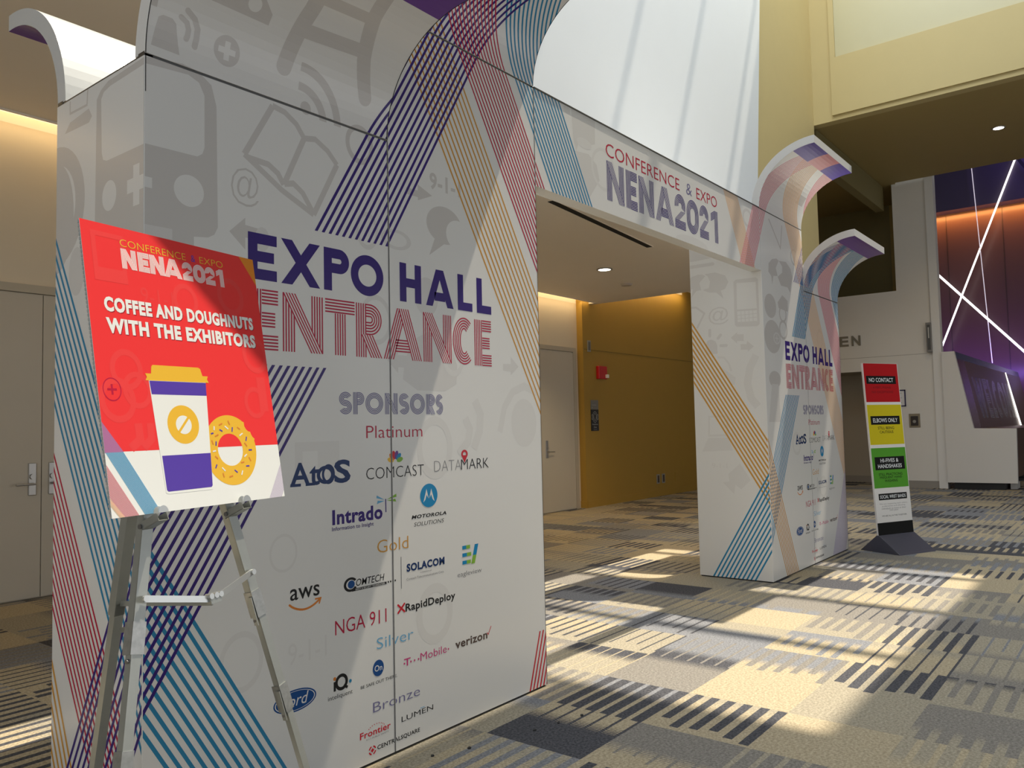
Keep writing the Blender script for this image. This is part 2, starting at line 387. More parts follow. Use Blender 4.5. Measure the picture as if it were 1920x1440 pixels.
    for x in (1.279, 1.322, 1.347, 1.374, 1.588): s.rect(x, .399, x+.009, .408, 'magenta_ink', 4)
    T('Mobile', 1.392, .390, 1.580, .428, 'magenta_ink', off=-.002)
    T('verizon', 1.645, .390, 1.901, .432, 'brown_ink', off=.026); s.stroke([(1.899,.422),(1.909,.410),(1.934,.450)], .005, 'logo_red', 4)
    s.ellipse(.900, .416, .036, .036, 'black_ink', 4, hole=.60); s.stroke([(.912,.398),(.934,.385)], .012, 'black_ink', 4); s.rect(.856, .384, .868, .425, 'black_ink', 4)
    s.ellipse(.862, .438, .008, .008, 'orange_ink', 4, n=14); s.ellipse(.950, .408, .008, .008, 'teal_blue', 4, n=14)
    T('inteliquent', .825, .345, .962, .370, 'black_ink', off=-.004)
    s.ellipse(1.117, .424, .034, .037, 'ford_blue', 4); T('On', 1.094, .410, 1.141, .438, 'print_white', 5, off=.01)
    T('BE SAFE OUT THERE.', 1.010, .354, 1.236, .368, 'black_ink', off=.002)
    s.ellipse(.654, .402, .108, .046, 'ford_blue', 4); s.ellipse(.654, .402, .101, .040, 'print_white', 5, hole=.955); T('Ford', .588, .380, .722, .428, 'print_white', 6, shear=.3)
    T('Frontier', 1.002, .130, 1.189, .160, 'logo_red', off=.018); T('9-1-1 PUBLIC SAFETY', 1.039, .116, 1.177, .123, 'grey_ink', off=-.004)
    for k in range(9):
        a = math.radians(150-16*k); s.ellipse(1.100+.052*math.cos(a), .150+.026*math.sin(a), .0026, .0026, 'logo_red', 4, n=8)
    T('LUMEN', 1.260, .135, 1.475, .160, 'black_ink', off=-.004); s.rect(1.385, .164, 1.415, .167, 'sky_blue', 4)
    T('CENTRALSQUARE', 1.105, .053, 1.381, .076, 'black_ink', off=.02)
    for k in range(4): s.ellipse(1.075, .064, .023, .021, 'logo_red', 4, hole=.68, a0=15+90*k, a1=75+90*k, n=6)
    s.fill([(1.075,.054),(1.086,.064),(1.075,.074),(1.064,.064)], 'logo_red', 4)
    return s
SPONS = sponsor_art()

def pins(s, x, y, k, m='icon_grey'):      # speech bubble
    s.ellipse(x, y, .12*k, .10*k, m, 1); s.fill([(x-.06*k, y-.07*k), (x+.0*k, y-.09*k), (x-.10*k, y-.18*k)], m, 1)
def left_front_art():
    s = Sheet(); g = 'icon_grey'; p = 'icon_pale'
    # pale pictograms
    s.fill([(-.01,2.930),(.150,2.956),(.215,2.948),(.273,2.910),(.295,2.830),(.300,2.341),(.285,2.310),(.258,2.294),(.198,2.287),(.198,2.19),(-.01,2.18)], g, 1)
    s.fill([(-.01,2.905),(.175,2.920),(.220,2.903),(.243,2.857),(.243,2.649),(.234,2.622),(.212,2.606),(-.01,2.602)], 'print_white', 2)
    s.ellipse(.178, 2.462, .062, .062, 'print_white', 2); s.rect(-.01, 2.439, .031, 2.479, 'print_white', 2); s.rect(-.01, 2.26, .11, 2.30, 'icon_pale', 2)
    for a in ([(.559,2.915),(.421,2.670)], [(.421,2.670),(.602,2.560),(.769,2.486)], [(.769,2.486),(.903,2.744)], [(.721,2.818),(.615,2.590)],
              [(.559,2.915),(.620,2.905),(.680,2.870),(.721,2.818)], [(.721,2.818),(.781,2.830),(.850,2.795),(.903,2.744)],
              [(.440,2.660),(.536,2.655),(.583,2.628),(.612,2.585)], [(.615,2.590),(.662,2.602),(.711,2.571),(.762,2.500)]):
        s.stroke(a, .026, g, 1)
    s.text('@', .359, 2.452, .489, 2.613, g, 1, off=-.01)
    s.ellipse(.730, 2.958, .028, .030, g, 1)
    s.ellipse(.690, 2.925, .155, .14, g, 1, hole=.74, a0=0, a1=92); s.ellipse(.690, 2.925, .238, .225, g, 1, hole=.83, a0=0, a1=92)
    s.fill([(.042,3.100),(.058,3.112),(.095,3.112),(.112,3.098),(.137,2.985),(.024,2.986)], g, 1); s.rect(-.01,3.13,.03,3.21,g,1)
    s.stroke([(.127,3.130),(.152,3.118),(.163,3.095),(.162,3.070),(.158,3.057)], .022, g, 1, caps=True); s.stroke([(.148,3.162),(.180,3.142),(.198,3.110),(.199,3.070),(.195,3.040)], .024, g, 1, caps=True)
    s.ellipse(.332, 3.072, .058, .062, g, 1); s.rect(.320,3.034,.344,3.110,'print_white',2); s.rect(.294,3.060,.370,3.084,'print_white',2)
    s.stroke([(.600,3.100),(.642,3.370),(.66,3.80)], .075, g, 1, caps=True); s.stroke([(1.055,3.105),(.985,3.270),(.93,3.45),(.88,3.80)], .075, g, 1, caps=True)
    s.stroke([(.624,3.275),(.97,3.300)], .062, g, 1); s.stroke([(.642,3.430),(.93,3.445)], .05, g, 1)
    s.fill([(.20,3.235),(.484,3.234),(.486,3.280),(.433,3.330),(.18,3.330)], g, 1); s.ellipse(.40,3.29,.03,.03,'print_white',2)
    s.fill([(.351,2.336),(.424,2.405),(.424,2.375),(.483,2.371),(.483,2.323),(.424,2.323),(.424,2.272)], g, 1)
    s.ellipse(1.04, 2.875, .085, .095, g, 1, hole=.72); s.ellipse(.505,2.33,.035,.05,p,1,hole=.5)
    s.fill([(1.342,2.740),(1.424,2.740),(1.424,2.772),(1.528,2.735),(1.424,2.690),(1.424,2.706),(1.341,2.706)], g, 1)
    s.text('9-1-1', 1.511, 2.770, 1.750, 2.860, g, 1, off=.03)
    s.ellipse(1.618, 2.595, .135, .100, g, 1); s.ellipse(1.72, 2.56, .09, .08, 'print_white', 2); s.fill([(1.55,2.53),(1.62,2.50),(1.50,2.42)], g, 1)
    s.ellipse(1.08, 2.47, .07, .09, p, 1, hole=.75); s.ellipse(1.27,2.46,.10,.05,p,1,hole=.7); s.ellipse(1.13, 2.05, .10, .12, p, 1, hole=.8)
    s.ellipse(1.475, 2.20, .085, .10, p, 1); s.fill([(1.301,1.772),(1.316,1.868),(1.37,1.97),(1.48,2.02),(1.581,2.003),(1.66,1.94),(1.697,1.86),(1.69,1.76),(1.60,1.72),(1.40,1.72)], p, 1); s.ellipse(1.67,1.90,.085,.10,'icon_light',2,hole=.7)
    s.fill([(2.086,1.887),(2.157,1.889),(2.158,1.930),(2.229,1.877),(2.154,1.824),(2.155,1.848),(2.085,1.849)], p, 1); s.fill([(1.20,1.86),(1.27,1.92),(1.27,1.89),(1.36,1.89),(1.36,1.83),(1.27,1.83),(1.27,1.80)], p, 1)
    s.stroke([(1.835,1.675),(1.880,1.60),(1.870,1.51),(1.82,1.415)], .055, 'icon_light', 1); s.stroke([(1.755,1.58),(1.79,1.52),(1.775,1.455),(1.70,1.39)], .05, 'icon_light', 1); s.ellipse(1.52,1.43,.13,.16,'icon_light',1,hole=.72)
    s.stroke([(2.045,1.50),(2.09,1.64),(2.17,1.73),(2.28,1.765),(2.40,1.73)], .045, 'icon_light', 1); s.ellipse(2.27,1.55,.12,.14,'icon_light',1)
    s.rect(.66,1.30,.90,1.48,'icon_light',1); s.rect(.70,1.34,.78,1.44,'print_white',2); s.ellipse(.40,.62,.10,.12,'icon_light',1,hole=.8); s.text('9-1-1',.62,.55,.82,.64,'icon_light',1); s.ellipse(1.5,.60,.13,.15,'icon_light',1,hole=.7); s.ellipse(.60,1.02,.07,.08,'icon_light',1,hole=.85)
    # ribbons of parallel lines
    s.band(.774, 1.211, 2.416, .59, 12, 2.416, 5, 'indigo')
    s.band(.395, .832, 1.806, .645, 12, -.1, 1.806, 'indigo', layer=4)
    s.band(.002, .425, .452, -.60, 11, -.2, 2.2, 'teal_blue')
    s.band(1.611, 2.025, 3.0, -.587, 11, 1.4, 5, 'ochre', .33, layer=2)
    s.band(2.071, 2.495, 3.063, -.60, 14, 2.2, 5, 'crimson', .36, layer=4)
    s.band(2.444, 2.905, 3.29, -.60, 13, 2.5, 5, 'teal_blue', .40, layer=2)
    s.band(2.26, 2.70, 0, .34, 14, -.1, .33, 'logo_red', .40, layer=3)
    s.rect(-1, 3.595, 1.22, 3.79, 'violet_ink', 5)
    s.rect(1.2125, H1, 1.218, 5, 'black_ink', 6); s.rect(2.4325, H2, 2.438, 5, 'black_ink', 6); s.rect(.001, 2.8, .0065, 5, 'black_ink', 6); s.rect(2.434, 0, 2.438, H2, 'black_ink', 6); s.rect(1.2125, 0, 1.2165, H1, 'grey_ink', 6)
    s.rect(1.22, 4.26, 3, 4.5, 'violet_ink', 6)
    s.add(SPONS)
    return s
def right_front_art():
    s = Sheet(); g = 'icon_grey'; p = 'icon_pale'
    s.fill([(.201,3.096),(.303,3.153),(.420,3.177),(.485,3.163),(.393,3.076),(.440,2.999),(.320,2.985),(.275,2.893),(.262,2.975),(.186,3.010)], g, 1)
    s.fill([(.485,3.163),(.693,3.182),(.827,3.127),(.871,3.045),(.824,2.960),(.790,2.87),(.714,2.918),(.524,2.913),(.440,2.993),(.574,3.054),(.582,3.116)], g, 1)
    s.ellipse(.203, 2.671, .157, .120, g, 1); s.ellipse(.234, 2.368, .22, .165, g, 1); s.ellipse(.346, 2.359, .095, .06, p, 2, hole=.72); s.rect(.30,2.35,.39,2.368,p,2); s.rect(.335,2.325,.357,2.393,p,2)
    s.fill([(.410,2.730),(.548,2.818),(.698,2.774),(.690,2.661),(.430,2.672)], g, 1); s.ellipse(.542, 2.623, .105, .086, g, 1, hole=.75); s.ellipse(.54, 2.46, .12, .10, g, 1, hole=.75)
    s.ellipse(.252, 1.947, .158, .082, g, 1); s.fill([(.163,1.90),(.340,1.90),(.368,1.526),(.049,1.528)], p, 1)
    s.stroke([(.25,3.55),(.55,3.30),(.62,3.55)], .02, g, 1); s.ellipse(.95, 3.27, .11, .09, g, 1, hole=.75); s.ellipse(1.7,2.45,.1,.12,p,1,hole=.7); s.rect(.9,3.85,1.1,3.95,g,1)
    s.ellipse(.8,1.30,.13,.12,'icon_light',1,hole=.75); s.ellipse(1.6,.8,.14,.12,'icon_light',1,hole=.75)
    s.band(-.192, .168, 3.61, .59, 14, 2.9, 5, 'pink', .55, layer=3)
    s.band(.70, 1.13, 3.61, -.62, 12, .9, 5, 'peach', .72, layer=2)
    s.band(1.804, 2.226, 2.833, -.62, 13, 1.6, 5, 'pink', .66, layer=2)
    s.band(2.30, 2.72, 2.833, -.6, 13, 2.0, 5, 'teal_blue', .55, layer=2)
    s.band(.79, 1.19, 2.412, .56, 12, 2.412, 5, 'teal_blue', .60, layer=3)
    s.band(.53, .93, 1.80, .64, 11, -.1, 1.80, 'teal_blue', .46, layer=3)
    s.band(0, .335, .737, -.52, 9, -.1, 2.6, 'ochre', .42, layer=4)
    s.band(1.837, 2.325, .009, .632, 22, -.1, .95, 'lavender', .72, layer=2)
    s.band(1.05, 1.50, 3.2, .75, 12, 3.0, 5, 'slate_ink', .5, layer=4)
    s.rect(1.22, 3.60, 3, 3.79, 'violet_ink', 5); s.rect(-1, 4.25, 1.22, 4.5, 'poster_violet', 5); s.rect(.42, 4.25, .80, 4.5, 'pink', 6)
    s.rect(2.431, 0, 2.438, 5, 'grey_ink', 6); s.rect(1.2215, 0, 1.226, H1, 'grey_ink', 6)
    s.add(SPONS, .135, 0)
    return s
def left_side_art():           # u = distance behind the front corner
    s = Sheet(); g = 'icon_grey'
    s.fill([(.393,2.19),(.380,2.871),(.345,2.90),(.282,2.920),(-.01,2.930),(-.01,2.18)], g, 1)
    s.fill([(.342,2.861),(.320,2.885),(.267,2.895),(-.01,2.902),(-.01,2.600),(.293,2.602),(.322,2.612),(.335,2.643)], 'print_white', 2)
    s.ellipse(.270, 2.459, .058, .06, 'print_white', 2); s.rect(-.01,2.435,.127,2.488,'print_white',2); s.rect(.033,2.380,.080,2.536,'print_white',2)
    s.fill([(.670,2.802),(.620,2.839),(.450,2.854),(.421,2.815),(.449,2.795)], g, 1); s.stroke([(.622,2.93),(.621,2.877),(.466,2.873),(.459,2.95)], .010, g, 1)
    s.ellipse(.76, 2.50, .28, .26, g, 1, hole=.7); s.ellipse(.76, 2.45, .18, .24, g, 1); s.ellipse(.55,2.2,.07,.10,'icon_pale',1)
    s.band(-.082, .338, .96, .587, 11, .3, 2.6, 'teal_blue')
    s.band(.305, .70, .735, .607, 12, -.1, 2.0, 'crimson', .40)
    s.band(.553, .95, .215, .486, 10, -.1, 1.2, 'ochre', .40)
    s.band(.15, .605, .203, -.56, 12, -.1, 1.3, 'indigo', .42, layer=4)
    return s
def right_inner_art():         # u = distance behind the front corner
    s = Sheet(); g = 'icon_pale'; k = 'icon_light'
    s.fill([(.80,2.98),(.730,3.028),(.660,3.043),(.620,3.040),(.580,3.018),(.648,2.955),(.630,2.882),(.685,2.876),(.743,2.812),(.72,2.90),(.80,2.91)], g, 1)
    s.fill([(.590,3.038),(.474,3.041),(.369,2.995),(.339,2.927),(.374,2.863),(.421,2.849),(.394,2.764),(.469,2.836),(.549,2.846),(.616,2.880),(.547,2.891),(.532,2.953),(.556,3.014)], g, 1)
    s.stroke([(.80,3.130),(.497,3.130)], .034, g, 1, caps=True); s.fill([(.80,3.35),(.509,3.193),(.660,3.184),(.80,3.185)], g, 1)
    s.fill([(.286,2.920),(.262,2.939),(.060,2.935),(.037,2.915),(.037,2.478),(.060,2.458),(.265,2.470),(.288,2.49)], g, 1, holes=[[(.255,2.904),(.259,2.641),(.059,2.632),(.061,2.891)]])
    s.fill([(.259,2.623),(.059,2.614),(.060,2.509),(.257,2.516)], 'print_white', 2)
    for i in range(1, 5): s.rect(.06+.04*i-.003, 2.509, .06+.04*i+.003, 2.62, g, 3)
    for i in range(1, 3): s.rect(.06, 2.51+.036*i-.003, .258, 2.51+.036*i+.003, g, 3)
    s.text('@', .562, 2.510, .348, 2.689, g, 1); 
    s.stroke([(.80,2.715),(.692,2.708),(.605,2.640),(.690,2.495)], .02, g, 1)
    s.fill([(.602,2.22),(.602,2.320),(.580,2.360),(.540,2.368),(.495,2.345),(.479,2.300),(.479,2.222)], g, 1)
    s.stroke([(.553,2.463),(.555,2.405)], .03, g, 1, caps=True); s.stroke([(.440,2.405),(.468,2.375)], .03, g, 1, caps=True); s.stroke([(.442,2.298),(.385,2.296)], .03, g, 1, caps=True)
    s.fill([(.334,2.368),(.267,2.418),(.268,2.396),(.201,2.393),(.204,2.325),(.271,2.331),(.272,2.306)], g, 1)
    s.fill([(.236,2.297),(.176,2.292),(.168,2.322),(.103,2.265),(.166,2.217),(.165,2.237),(.236,2.241)], g, 1)
    s.stroke([(.085,2.178),(.150,2.060),(.182,1.910),(.150,1.76),(.085,1.68)], .075, k, 1)
    s.stroke([(.480,2.184),(.414,2.179),(.364,2.113),(.341,2.037)], .02, k, 1); s.fill([(.457,2.094),(.30,1.972),(.313,1.898),(.358,1.913)], k, 1)
    s.fill([(.603,1.602),(.611,1.394),(.398,1.397),(.39,1.602)], k, 1, holes=[[(.585,1.585),(.592,1.415),(.415,1.417),(.41,1.585)]]); s.fill([(.611,1.380),(.398,1.383),(.355,1.257),(.681,1.245)], k, 1)
    s.fill([(.471,.941),(.403,.954),(.413,1.024),(.287,1.130),(.185,.971),(.285,.876),(.343,.921),(.359,.828)], k, 1); s.text('9-1-1', .58, 1.08, .42, 1.13, k, 1)
    s.band(.012, .40, 1.376, .617, 10, .2, 3.2, 'ochre', .46)
    s.band(.16, .605, .022, -.59, 11, -.1, 1.2, 'teal_blue', .42, layer=4)
    return s
def header_art():
    s = Sheet(); g = 'icon_pale'
    s.fill([(2.852,3.62),(3.143,3.62),(3.135,3.440),(3.05,3.41),(2.949,3.432),(2.90,3.33),(2.870,3.40)], g, 1); s.fill([(2.87,3.33),(3.05,3.35),(3.15,3.30),(3.18,3.20),(3.00,3.00),(2.90,3.00)], g, 1); s.ellipse(3.00,3.41,.09,.035,'icon_light',2)
    s.ellipse(3.24, 3.29, .16, .15, 'icon_light', 1, hole=.85); s.rect(2.765,3.56,2.838,3.60,g,1); s.ellipse(5.80,3.45,.12,.09,g,1,hole=.7); s.ellipse(4.6,3.0,.3,.06,'icon_light',1)
    s.band(2.071, 2.495, 3.063, -.60, 14, 2.9, 3.7, 'crimson', .36)
    s.band(2.444, 2.905, 3.29, -.60, 13, 2.9, 3.7, 'teal_blue', .40)
    s.band(5.285, 5.595, 3.57, -.60, 12, 2.9, 3.7, 'peach', .70, layer=2)
    s.band(5.922, 6.25, 3.571, .61, 14, 2.9, 3.7, 'pink', .60, layer=4)
    # CONFERENCE & EXPO
    s.text('CONFERENCE', 3.272, 3.398, 4.395, 3.494, 'crimson', off=-.006); s.text('&', 4.515, 3.400, 4.62, 3.494, 'slate_ink', off=-.004); s.text('EXPO', 4.705, 3.402, 5.112, 3.496, 'crimson', off=-.006)
    NE = [('N',3.278,3.509),('E',3.540,3.701),('N',3.726,3.954),('A',3.980,4.278),('2',4.300,4.488),('0',4.510,4.730),('2',4.752,4.925),('1',4.975,5.115)]
    word(s, [e[0] for e in NE], [e[1:] for e in NE], 3.088, 3.368, 0.066, 'indigo', 6, 0.55)
    return s

# ---------------------------------------------------------------- the two towers and the header
ARCV = [0.533*PI/2*i/22 for i in range(1, 22)]
VT = 0.533*PI/2
def tower(x0, label, fart, sart, side_left, tall_first):
    root = thing('display_tower', label, 'exhibit tower', (x0, 0, 0), group=None)
    halves = [(0, 1.22, H2 if tall_first else H1), (1.22, 2.44, H1 if tall_first else H2)]
    g = 0.003
    for a, b, H in halves:
        f = front_map(0, H); cuts = [H+c for c in ARCV]
        printed_panel('front_panel', root, f, a+g, 0.012, b-g, H-0.006, 0.05, fart)
        printed_panel('curved_crown', root, f, a+g, H+0.006, b-g, H+VT, 0.075, fart, cuts)
        r = rear_map(2.44, H)
        ra, rb = 2.44-b, 2.44-a
        printed_panel('rear_panel', root, r, ra+g, 0.012, rb-g, H-0.006, 0.05, None)
        BACKW = mat('crown_back_white', (.66,.68,.69), .22, spec=.6)
        crown = Sheet(); crown.rect(-1, H+VT-.19, 5, H+VT+.1, 'violet_ink', 6); crown.band(.2, .6, 3, .59, 12, 2, 5, 'teal_blue')
        printed_panel('curved_crown', root, r, ra+g, H+0.006, rb-g, H+VT, 0.075, crown, cuts, edge=BACKW)
    hl, hr = halves[0][2], halves[1][2]
    def lm(u, v, d): return (-d, u, v)
    def rm(u, v, d): return (2.44+d, DP-u, v)
    printed_panel('side_panel', root, lm, 0.003, 0.012, DP-.003, hl-.006, 0.04, sart if side_left else None)
    printed_panel('side_panel', root, rm, 0.003, 0.012, DP-.003, hr-.006, 0.04, None)
    # side of the taller half above the shorter one
    top = max(hl, hr); low = min(hl, hr)
    m = MB(); m.box(1.20, 0.06, low-.05, 1.24, DP-.06, top-.01); m.build('inner_side_panel', EDGE, root)
    t = MB()                                                       # aluminium extrusion showing in the joints
    for a, b, H in halves:
        t.box(a+.002, .004, H-.012, b-.002, .05, H+.012); t.box(a+.002, DP-.05, H-.012, b-.002, DP-.004, H+.012)
    t.box(1.214, .004, .01, 1.226, .05, low); t.box(.004, .004, .01, .035, .035, hl); t.box(2.405, .004, .01, 2.436, .035, hr)
    t.box(.004, .004, hl-.03, .035, DP-.004, hl+.004); t.box(2.405, .004, hr-.03, 2.436, DP-.004, hr+.004)
    t.build('joint_extrusion', ALU, root)
    b = MB(); b.box(.01, .01, 0, 2.43, DP-.01, .02); b.build('base_frame', DARK, root)
    return root
LFA, RFA = left_front_art(), right_front_art()
tower(0, 'large white printed exhibit tower at the left, standing behind the easel', LFA, left_side_art(), True, False)
tower(XR, 'farther white printed exhibit tower right of the opening, orange lines on its inner side', RFA, right_inner_art(), True, True)
hd = thing('header_sign', 'white header panel bridging the two towers, printed with the conference name', 'sign', (0, 0, 0))
def hmap(u, v, d): return (u, -d, v)
printed_panel('header_panel', hd, hmap, 2.443, HB, XR-.003, H2-.004, 0.085, header_art())
m = MB(); m.box(2.443, -.004, H2-.004, XR-.003, .107, H2+.006); m.build('top_trim', mat('trim_dark', (.10,.10,.10), .35, metal=.6), hd)
m = MB(); m.box(2.443, .0855, HB, XR-.003, .107, H2-.004); m.build('back_panel', EDGE, hd)

# ---------------------------------------------------------------- poster on its easel
PB = Vector((-.411, -.641, 1.298)); PD = Vector((.975, .223, .005)).normalized(); PU = Vector((-.051, .154, .987)); PU = (PU-PD*PU.dot(PD)).normalized(); PN = PD.cross(PU)
PW, PH = 0.683, 0.856
def poster_art():
    s = Sheet()
    s.rect(0, .182, PW, PH, 'poster_red', 1)
    i = 'poster_icon'
    for c in ((.10,.42,.055),(.06,.33,.06),(.13,.36,.05),(.55,.70,.06),(.60,.33,.05),(.35,.66,.05),(.63,.50,.06)): s.ellipse(c[0], c[1], c[2], c[2]*1.1, i, 2, hole=.7)
    s.fill([(.03,.83),(.14,.83),(.14,.68),(.03,.68)], i, 2, holes=[[(.045,.815),(.045,.72),(.125,.72),(.125,.815)]]); s.ellipse(.045,.36,.03,.034,'crimson',3,hole=.9); s.rect(.03,.357,.06,.363,'crimson',3); s.rect(.042,.345,.048,.375,'crimson',3)
    s.stroke([(.085,.19),(.120,.215),(.118,.262)], .026, i, 2); s.stroke([(.128,.19),(.158,.215),(.160,.262)], .024, i, 2); s.rect(.62,.30,.66,.42,i,2); s.text('9-1-1',.18,.63,.30,.68,i,2)
    s.fill([(.614,PH),(PW,PH),(PW,.758)], 'poster_orange', 2)
    s.text('CONFERENCE', .126, .797, .372, .820, 'poster_yellow', 4, off=-.010); s.text('&', .394, .797, .412, .820, 'poster_violet', 4); s.text('EXPO', .430, .798, .532, .821, 'poster_yellow', 4, off=-.010)
    NE = [('N',.126,.178),('E',.184,.225),('N',.227,.281),('A',.279,.349),('2',.352,.393),('0',.396,.447),('2',.447,.489),('1',.496,.528)]
    word(s, [e[0] for e in NE], [e[1:] for e in NE], .729, .791, .0175, 'pink_white', 5, .78, under='poster_red')
    for dx, mm, l in ((.0022, 'text_shadow', 3), (0, 'poster_white', 4)):
        s.text('COFFEE AND DOUGHNUTS', .050+dx, .589-dx, .640+dx, .634-dx, mm, l, off=.052); s.text('WITH THE EXHIBITORS', .050+dx, .5245-dx, .640+dx, .5715-dx, mm, l, off=.052)
    # cup
    s.fill([(.172,.392),(.390,.392),(.366,.052),(.358,.050),(.196,.050),(.187,.054)], 'poster_white', 3)
    s.fill([(.162,.412),(.183,.412),(.187,.434),(.192,.439),(.366,.440),(.374,.436),(.380,.413),(.402,.413),(.397,.403),(.403,.392),(.161,.391),(.167,.401)], 'poster_yellow', 4)
    s.fill([(.174,.390),(.390,.391),(.387,.349),(.177,.349)], 'poster_violet', 4); s.fill([(.188,.164),(.374,.165),(.366,.063),(.361,.058),(.196,.057),(.191,.062)], 'poster_violet', 4)
    s.ellipse(.281, .257, .060, .060, 'poster_yellow', 4); s.ellipse(.282, .256, .030, .029, 'poster_white', 5); s.stroke([(.304,.280),(.259,.232)], .008, 'poster_yellow', 6)
    # doughnut
    th = []
    cx, cy, R = .462, .171, .115
    ring = [(cx+R*.98*math.cos(math.radians(a)), cy+R*math.sin(math.radians(a))) for a in range(60, 376-0, 6) if not 18 < a % 360 < 56]
    ring = [(cx+R*.98*math.cos(math.radians(a)), cy+R*math.sin(math.radians(a))) for a in range(54, 377, 5)]
    bite = [(.574,.205),(.566,.211),(.560,.221),(.558,.229),(.549,.231),(.540,.238),(.534,.249),(.534,.262)]
    hole = [(.460+.054*math.cos(2*PI*k/32), .172+.053*math.sin(2*PI*k/32)) for k in range(32)]
    s.fill(ring+bite, 'poster_yellow', 2, holes=[hole])
    for k, a, b, c, d in [('r',.423,.253,.438,.259),('w',.402,.25,.4,.237),('r',.464,.268,.47,.254),('w',.447,.25,.461,.24),('p',.423,.239,.435,.233),('p',.385,.226,.396,.228),('r',.401,.217,.416,.223),('p',.48,.246,.476,.231),('r',.501,.246,.513,.238),('w',.507,.217,.522,.225),('p',.538,.213,.533,.199),('r',.385,.205,.39,.191),('p',.403,.201,.4,.187),('w',.384,.169,.397,.171),('r',.525,.193,.535,.181),('p',.54,.168,.555,.168),('w',.516,.146,.529,.154),('r',.391,.154,.402,.144),('r',.537,.144,.544,.13),('r',.498,.127,.513,.129),('p',.519,.115,.534,.115),('p',.394,.127,.387,.115),('w',.414,.116,.426,.104),('p',.466,.105,.478,.096),('w',.501,.101,.494,.087),('r',.415,.098,.418,.084),('r',.44,.084,.456,.087)]:
        s.stroke([(a, b), (c, d)], .0045, {'r':'orange_ink','w':'poster_white','p':'poster_violet'}[k], 5)
    # corner ribbons
    s.fill([(0,.268),(.060,.180),(0,.180)], 'mauve', 3)
    s.band(.004, .060, .178, -.575, 16, 0, .181, 'sky_blue', .66, 3); s.band(-.082+.002, -.020, .181, -.59, 15, 0, .17, 'pink', .66, 3); s.band(-.108, -.092, .181, -.73, 5, 0, .12, 'peach', .7, 3)
    s.band(.608, .668, 0, .66, 14, 0, .19, 'lavender', .7, 3)
    return s
pt = thing('poster', 'red and white poster board advertising coffee and doughnuts, resting on the easel', 'poster', tuple(PB))
def pmap(u, v, d): return tuple(PD*u+PU*v+PN*d)
printed_panel('printed_face', pt, pmap, 0, 0, PW, PH, .002, poster_art(), base=MATS['poster_white'], edge=MATS['poster_white'])
mb = MB()                                                    # fluted core behind the face
def ploc(u, v, d): return PD*u+PU*v+PN*d
mb.prism([ploc(.001,.001,-.0025), ploc(PW-.001,.001,-.0025), ploc(PW-.001,PH-.001,-.0025), ploc(.001,PH-.001,-.0025)], -PN*.006)
for k in range(68):
    v = .006+k*.0125
    mb.prism([ploc(-.0012,v,-.0028), ploc(.002,v,-.0028), ploc(.002,v+.007,-.0028), ploc(-.0012,v+.007,-.0028)], -PN*.0055)
mb.build('fluted_core', mat('fluted_core_grey', (.45,.46,.46), .5), pt)

EO = PB - PN*.012 - PN*.030      # easel leg plane
SAT = mat('easel_aluminium', (.40,.42,.405), .36, metal=.75, noise=.08, nscale=30)
SATB = mat('easel_bright', (.62,.64,.64), .28, metal=.8)
DKB = mat('bolt_steel', (.22,.22,.23), .4, metal=.9)
apx = EO + PD*.323 + PU*.68
ez = thing('easel', 'folding aluminium display easel with telescoping legs holding the red poster', 'easel', (apx.x, apx.y, 0))
E0 = Vector((apx.x, apx.y, 0))
def ep(a, b, d=0): return EO+PD*a+PU*b+PN*d - E0
def channel(mb, a, b, w, dpt, sd, nn, th=.003):
    """folded channel: front web and two returns"""
    a = Vector(a); b = Vector(b)
    mb.bar(a, b, sd, w, th); dd = (b-a).normalized(); sdv = Vector(sd); sdv = (sdv-dd*sdv.dot(dd)).normalized(); nv = Vector(nn); nv = (nv-dd*nv.dot(dd)).normalized()
    for q in (-1, 1): mb.bar(a+sdv*q*(w/2-th/2)-nv*dpt/2, b+sdv*q*(w/2-th/2)-nv*dpt/2, nv, dpt, th)
def leg(axf, zlow, name):
    lg = None
    segs = [(.66, -.345, .036, .026), (-.30, -.68, .031, .022), (-.64, zlow, .026, .018)]
    for i, (b0, b1, w, dpt) in enumerate(segs):
        mb = MB(); channel(mb, ep(axf(b0), b0), ep(axf(b1), b1), w, dpt, PD, PN)
        if i == 0: lg = mb.build(name, SAT, ez)
        else: mb.build('extension_tube', SAT, lg)
    for b0, b1, w in ((-.29, -.375, .043), (-.61, -.70, .038)):
        mb = MB(); channel(mb, ep(axf(b0), b0, .003), ep(axf(b1), b1, .003), w, .032, PD, PN, .003)
        mb.build('clamp_sleeve', mat('galvanised_sleeve', (.40,.41,.405), .30, metal=.8, noise=.3, nscale=60), lg)
        mb = MB(); c = ep(axf(b1)-w*.55, b1-.012, -.006); mb.bar(ep(axf(b0)-w*.52, b0-.02, -.004), ep(axf(b1)-w*.55, b1-.028, -.004), PN, .016, .003); mb.build('lock_lever', SAT, lg)
        mb = MB(); mb.cyl(c-PD*.005, c+PD*.004, .006, 14); mb.build('rivet', DKB, lg)
    mb = MB(); f = ep(axf(zlow), zlow); mb.cyl(Vector((f.x, f.y, .0)), f+PU*.03, .016, 16, r2=.013); mb.build('rubber_foot', mat('rubber', (.03,.03,.03), .7), lg)
    return lg
axl = lambda b: .1453+.249*(b+.034); axr = lambda b: .4736-.212*(b+.034)
zl = -(EO.z)/PU.z + .012
L1 = leg(axl, zl, 'leg'); L2 = leg(axr, zl, 'leg')
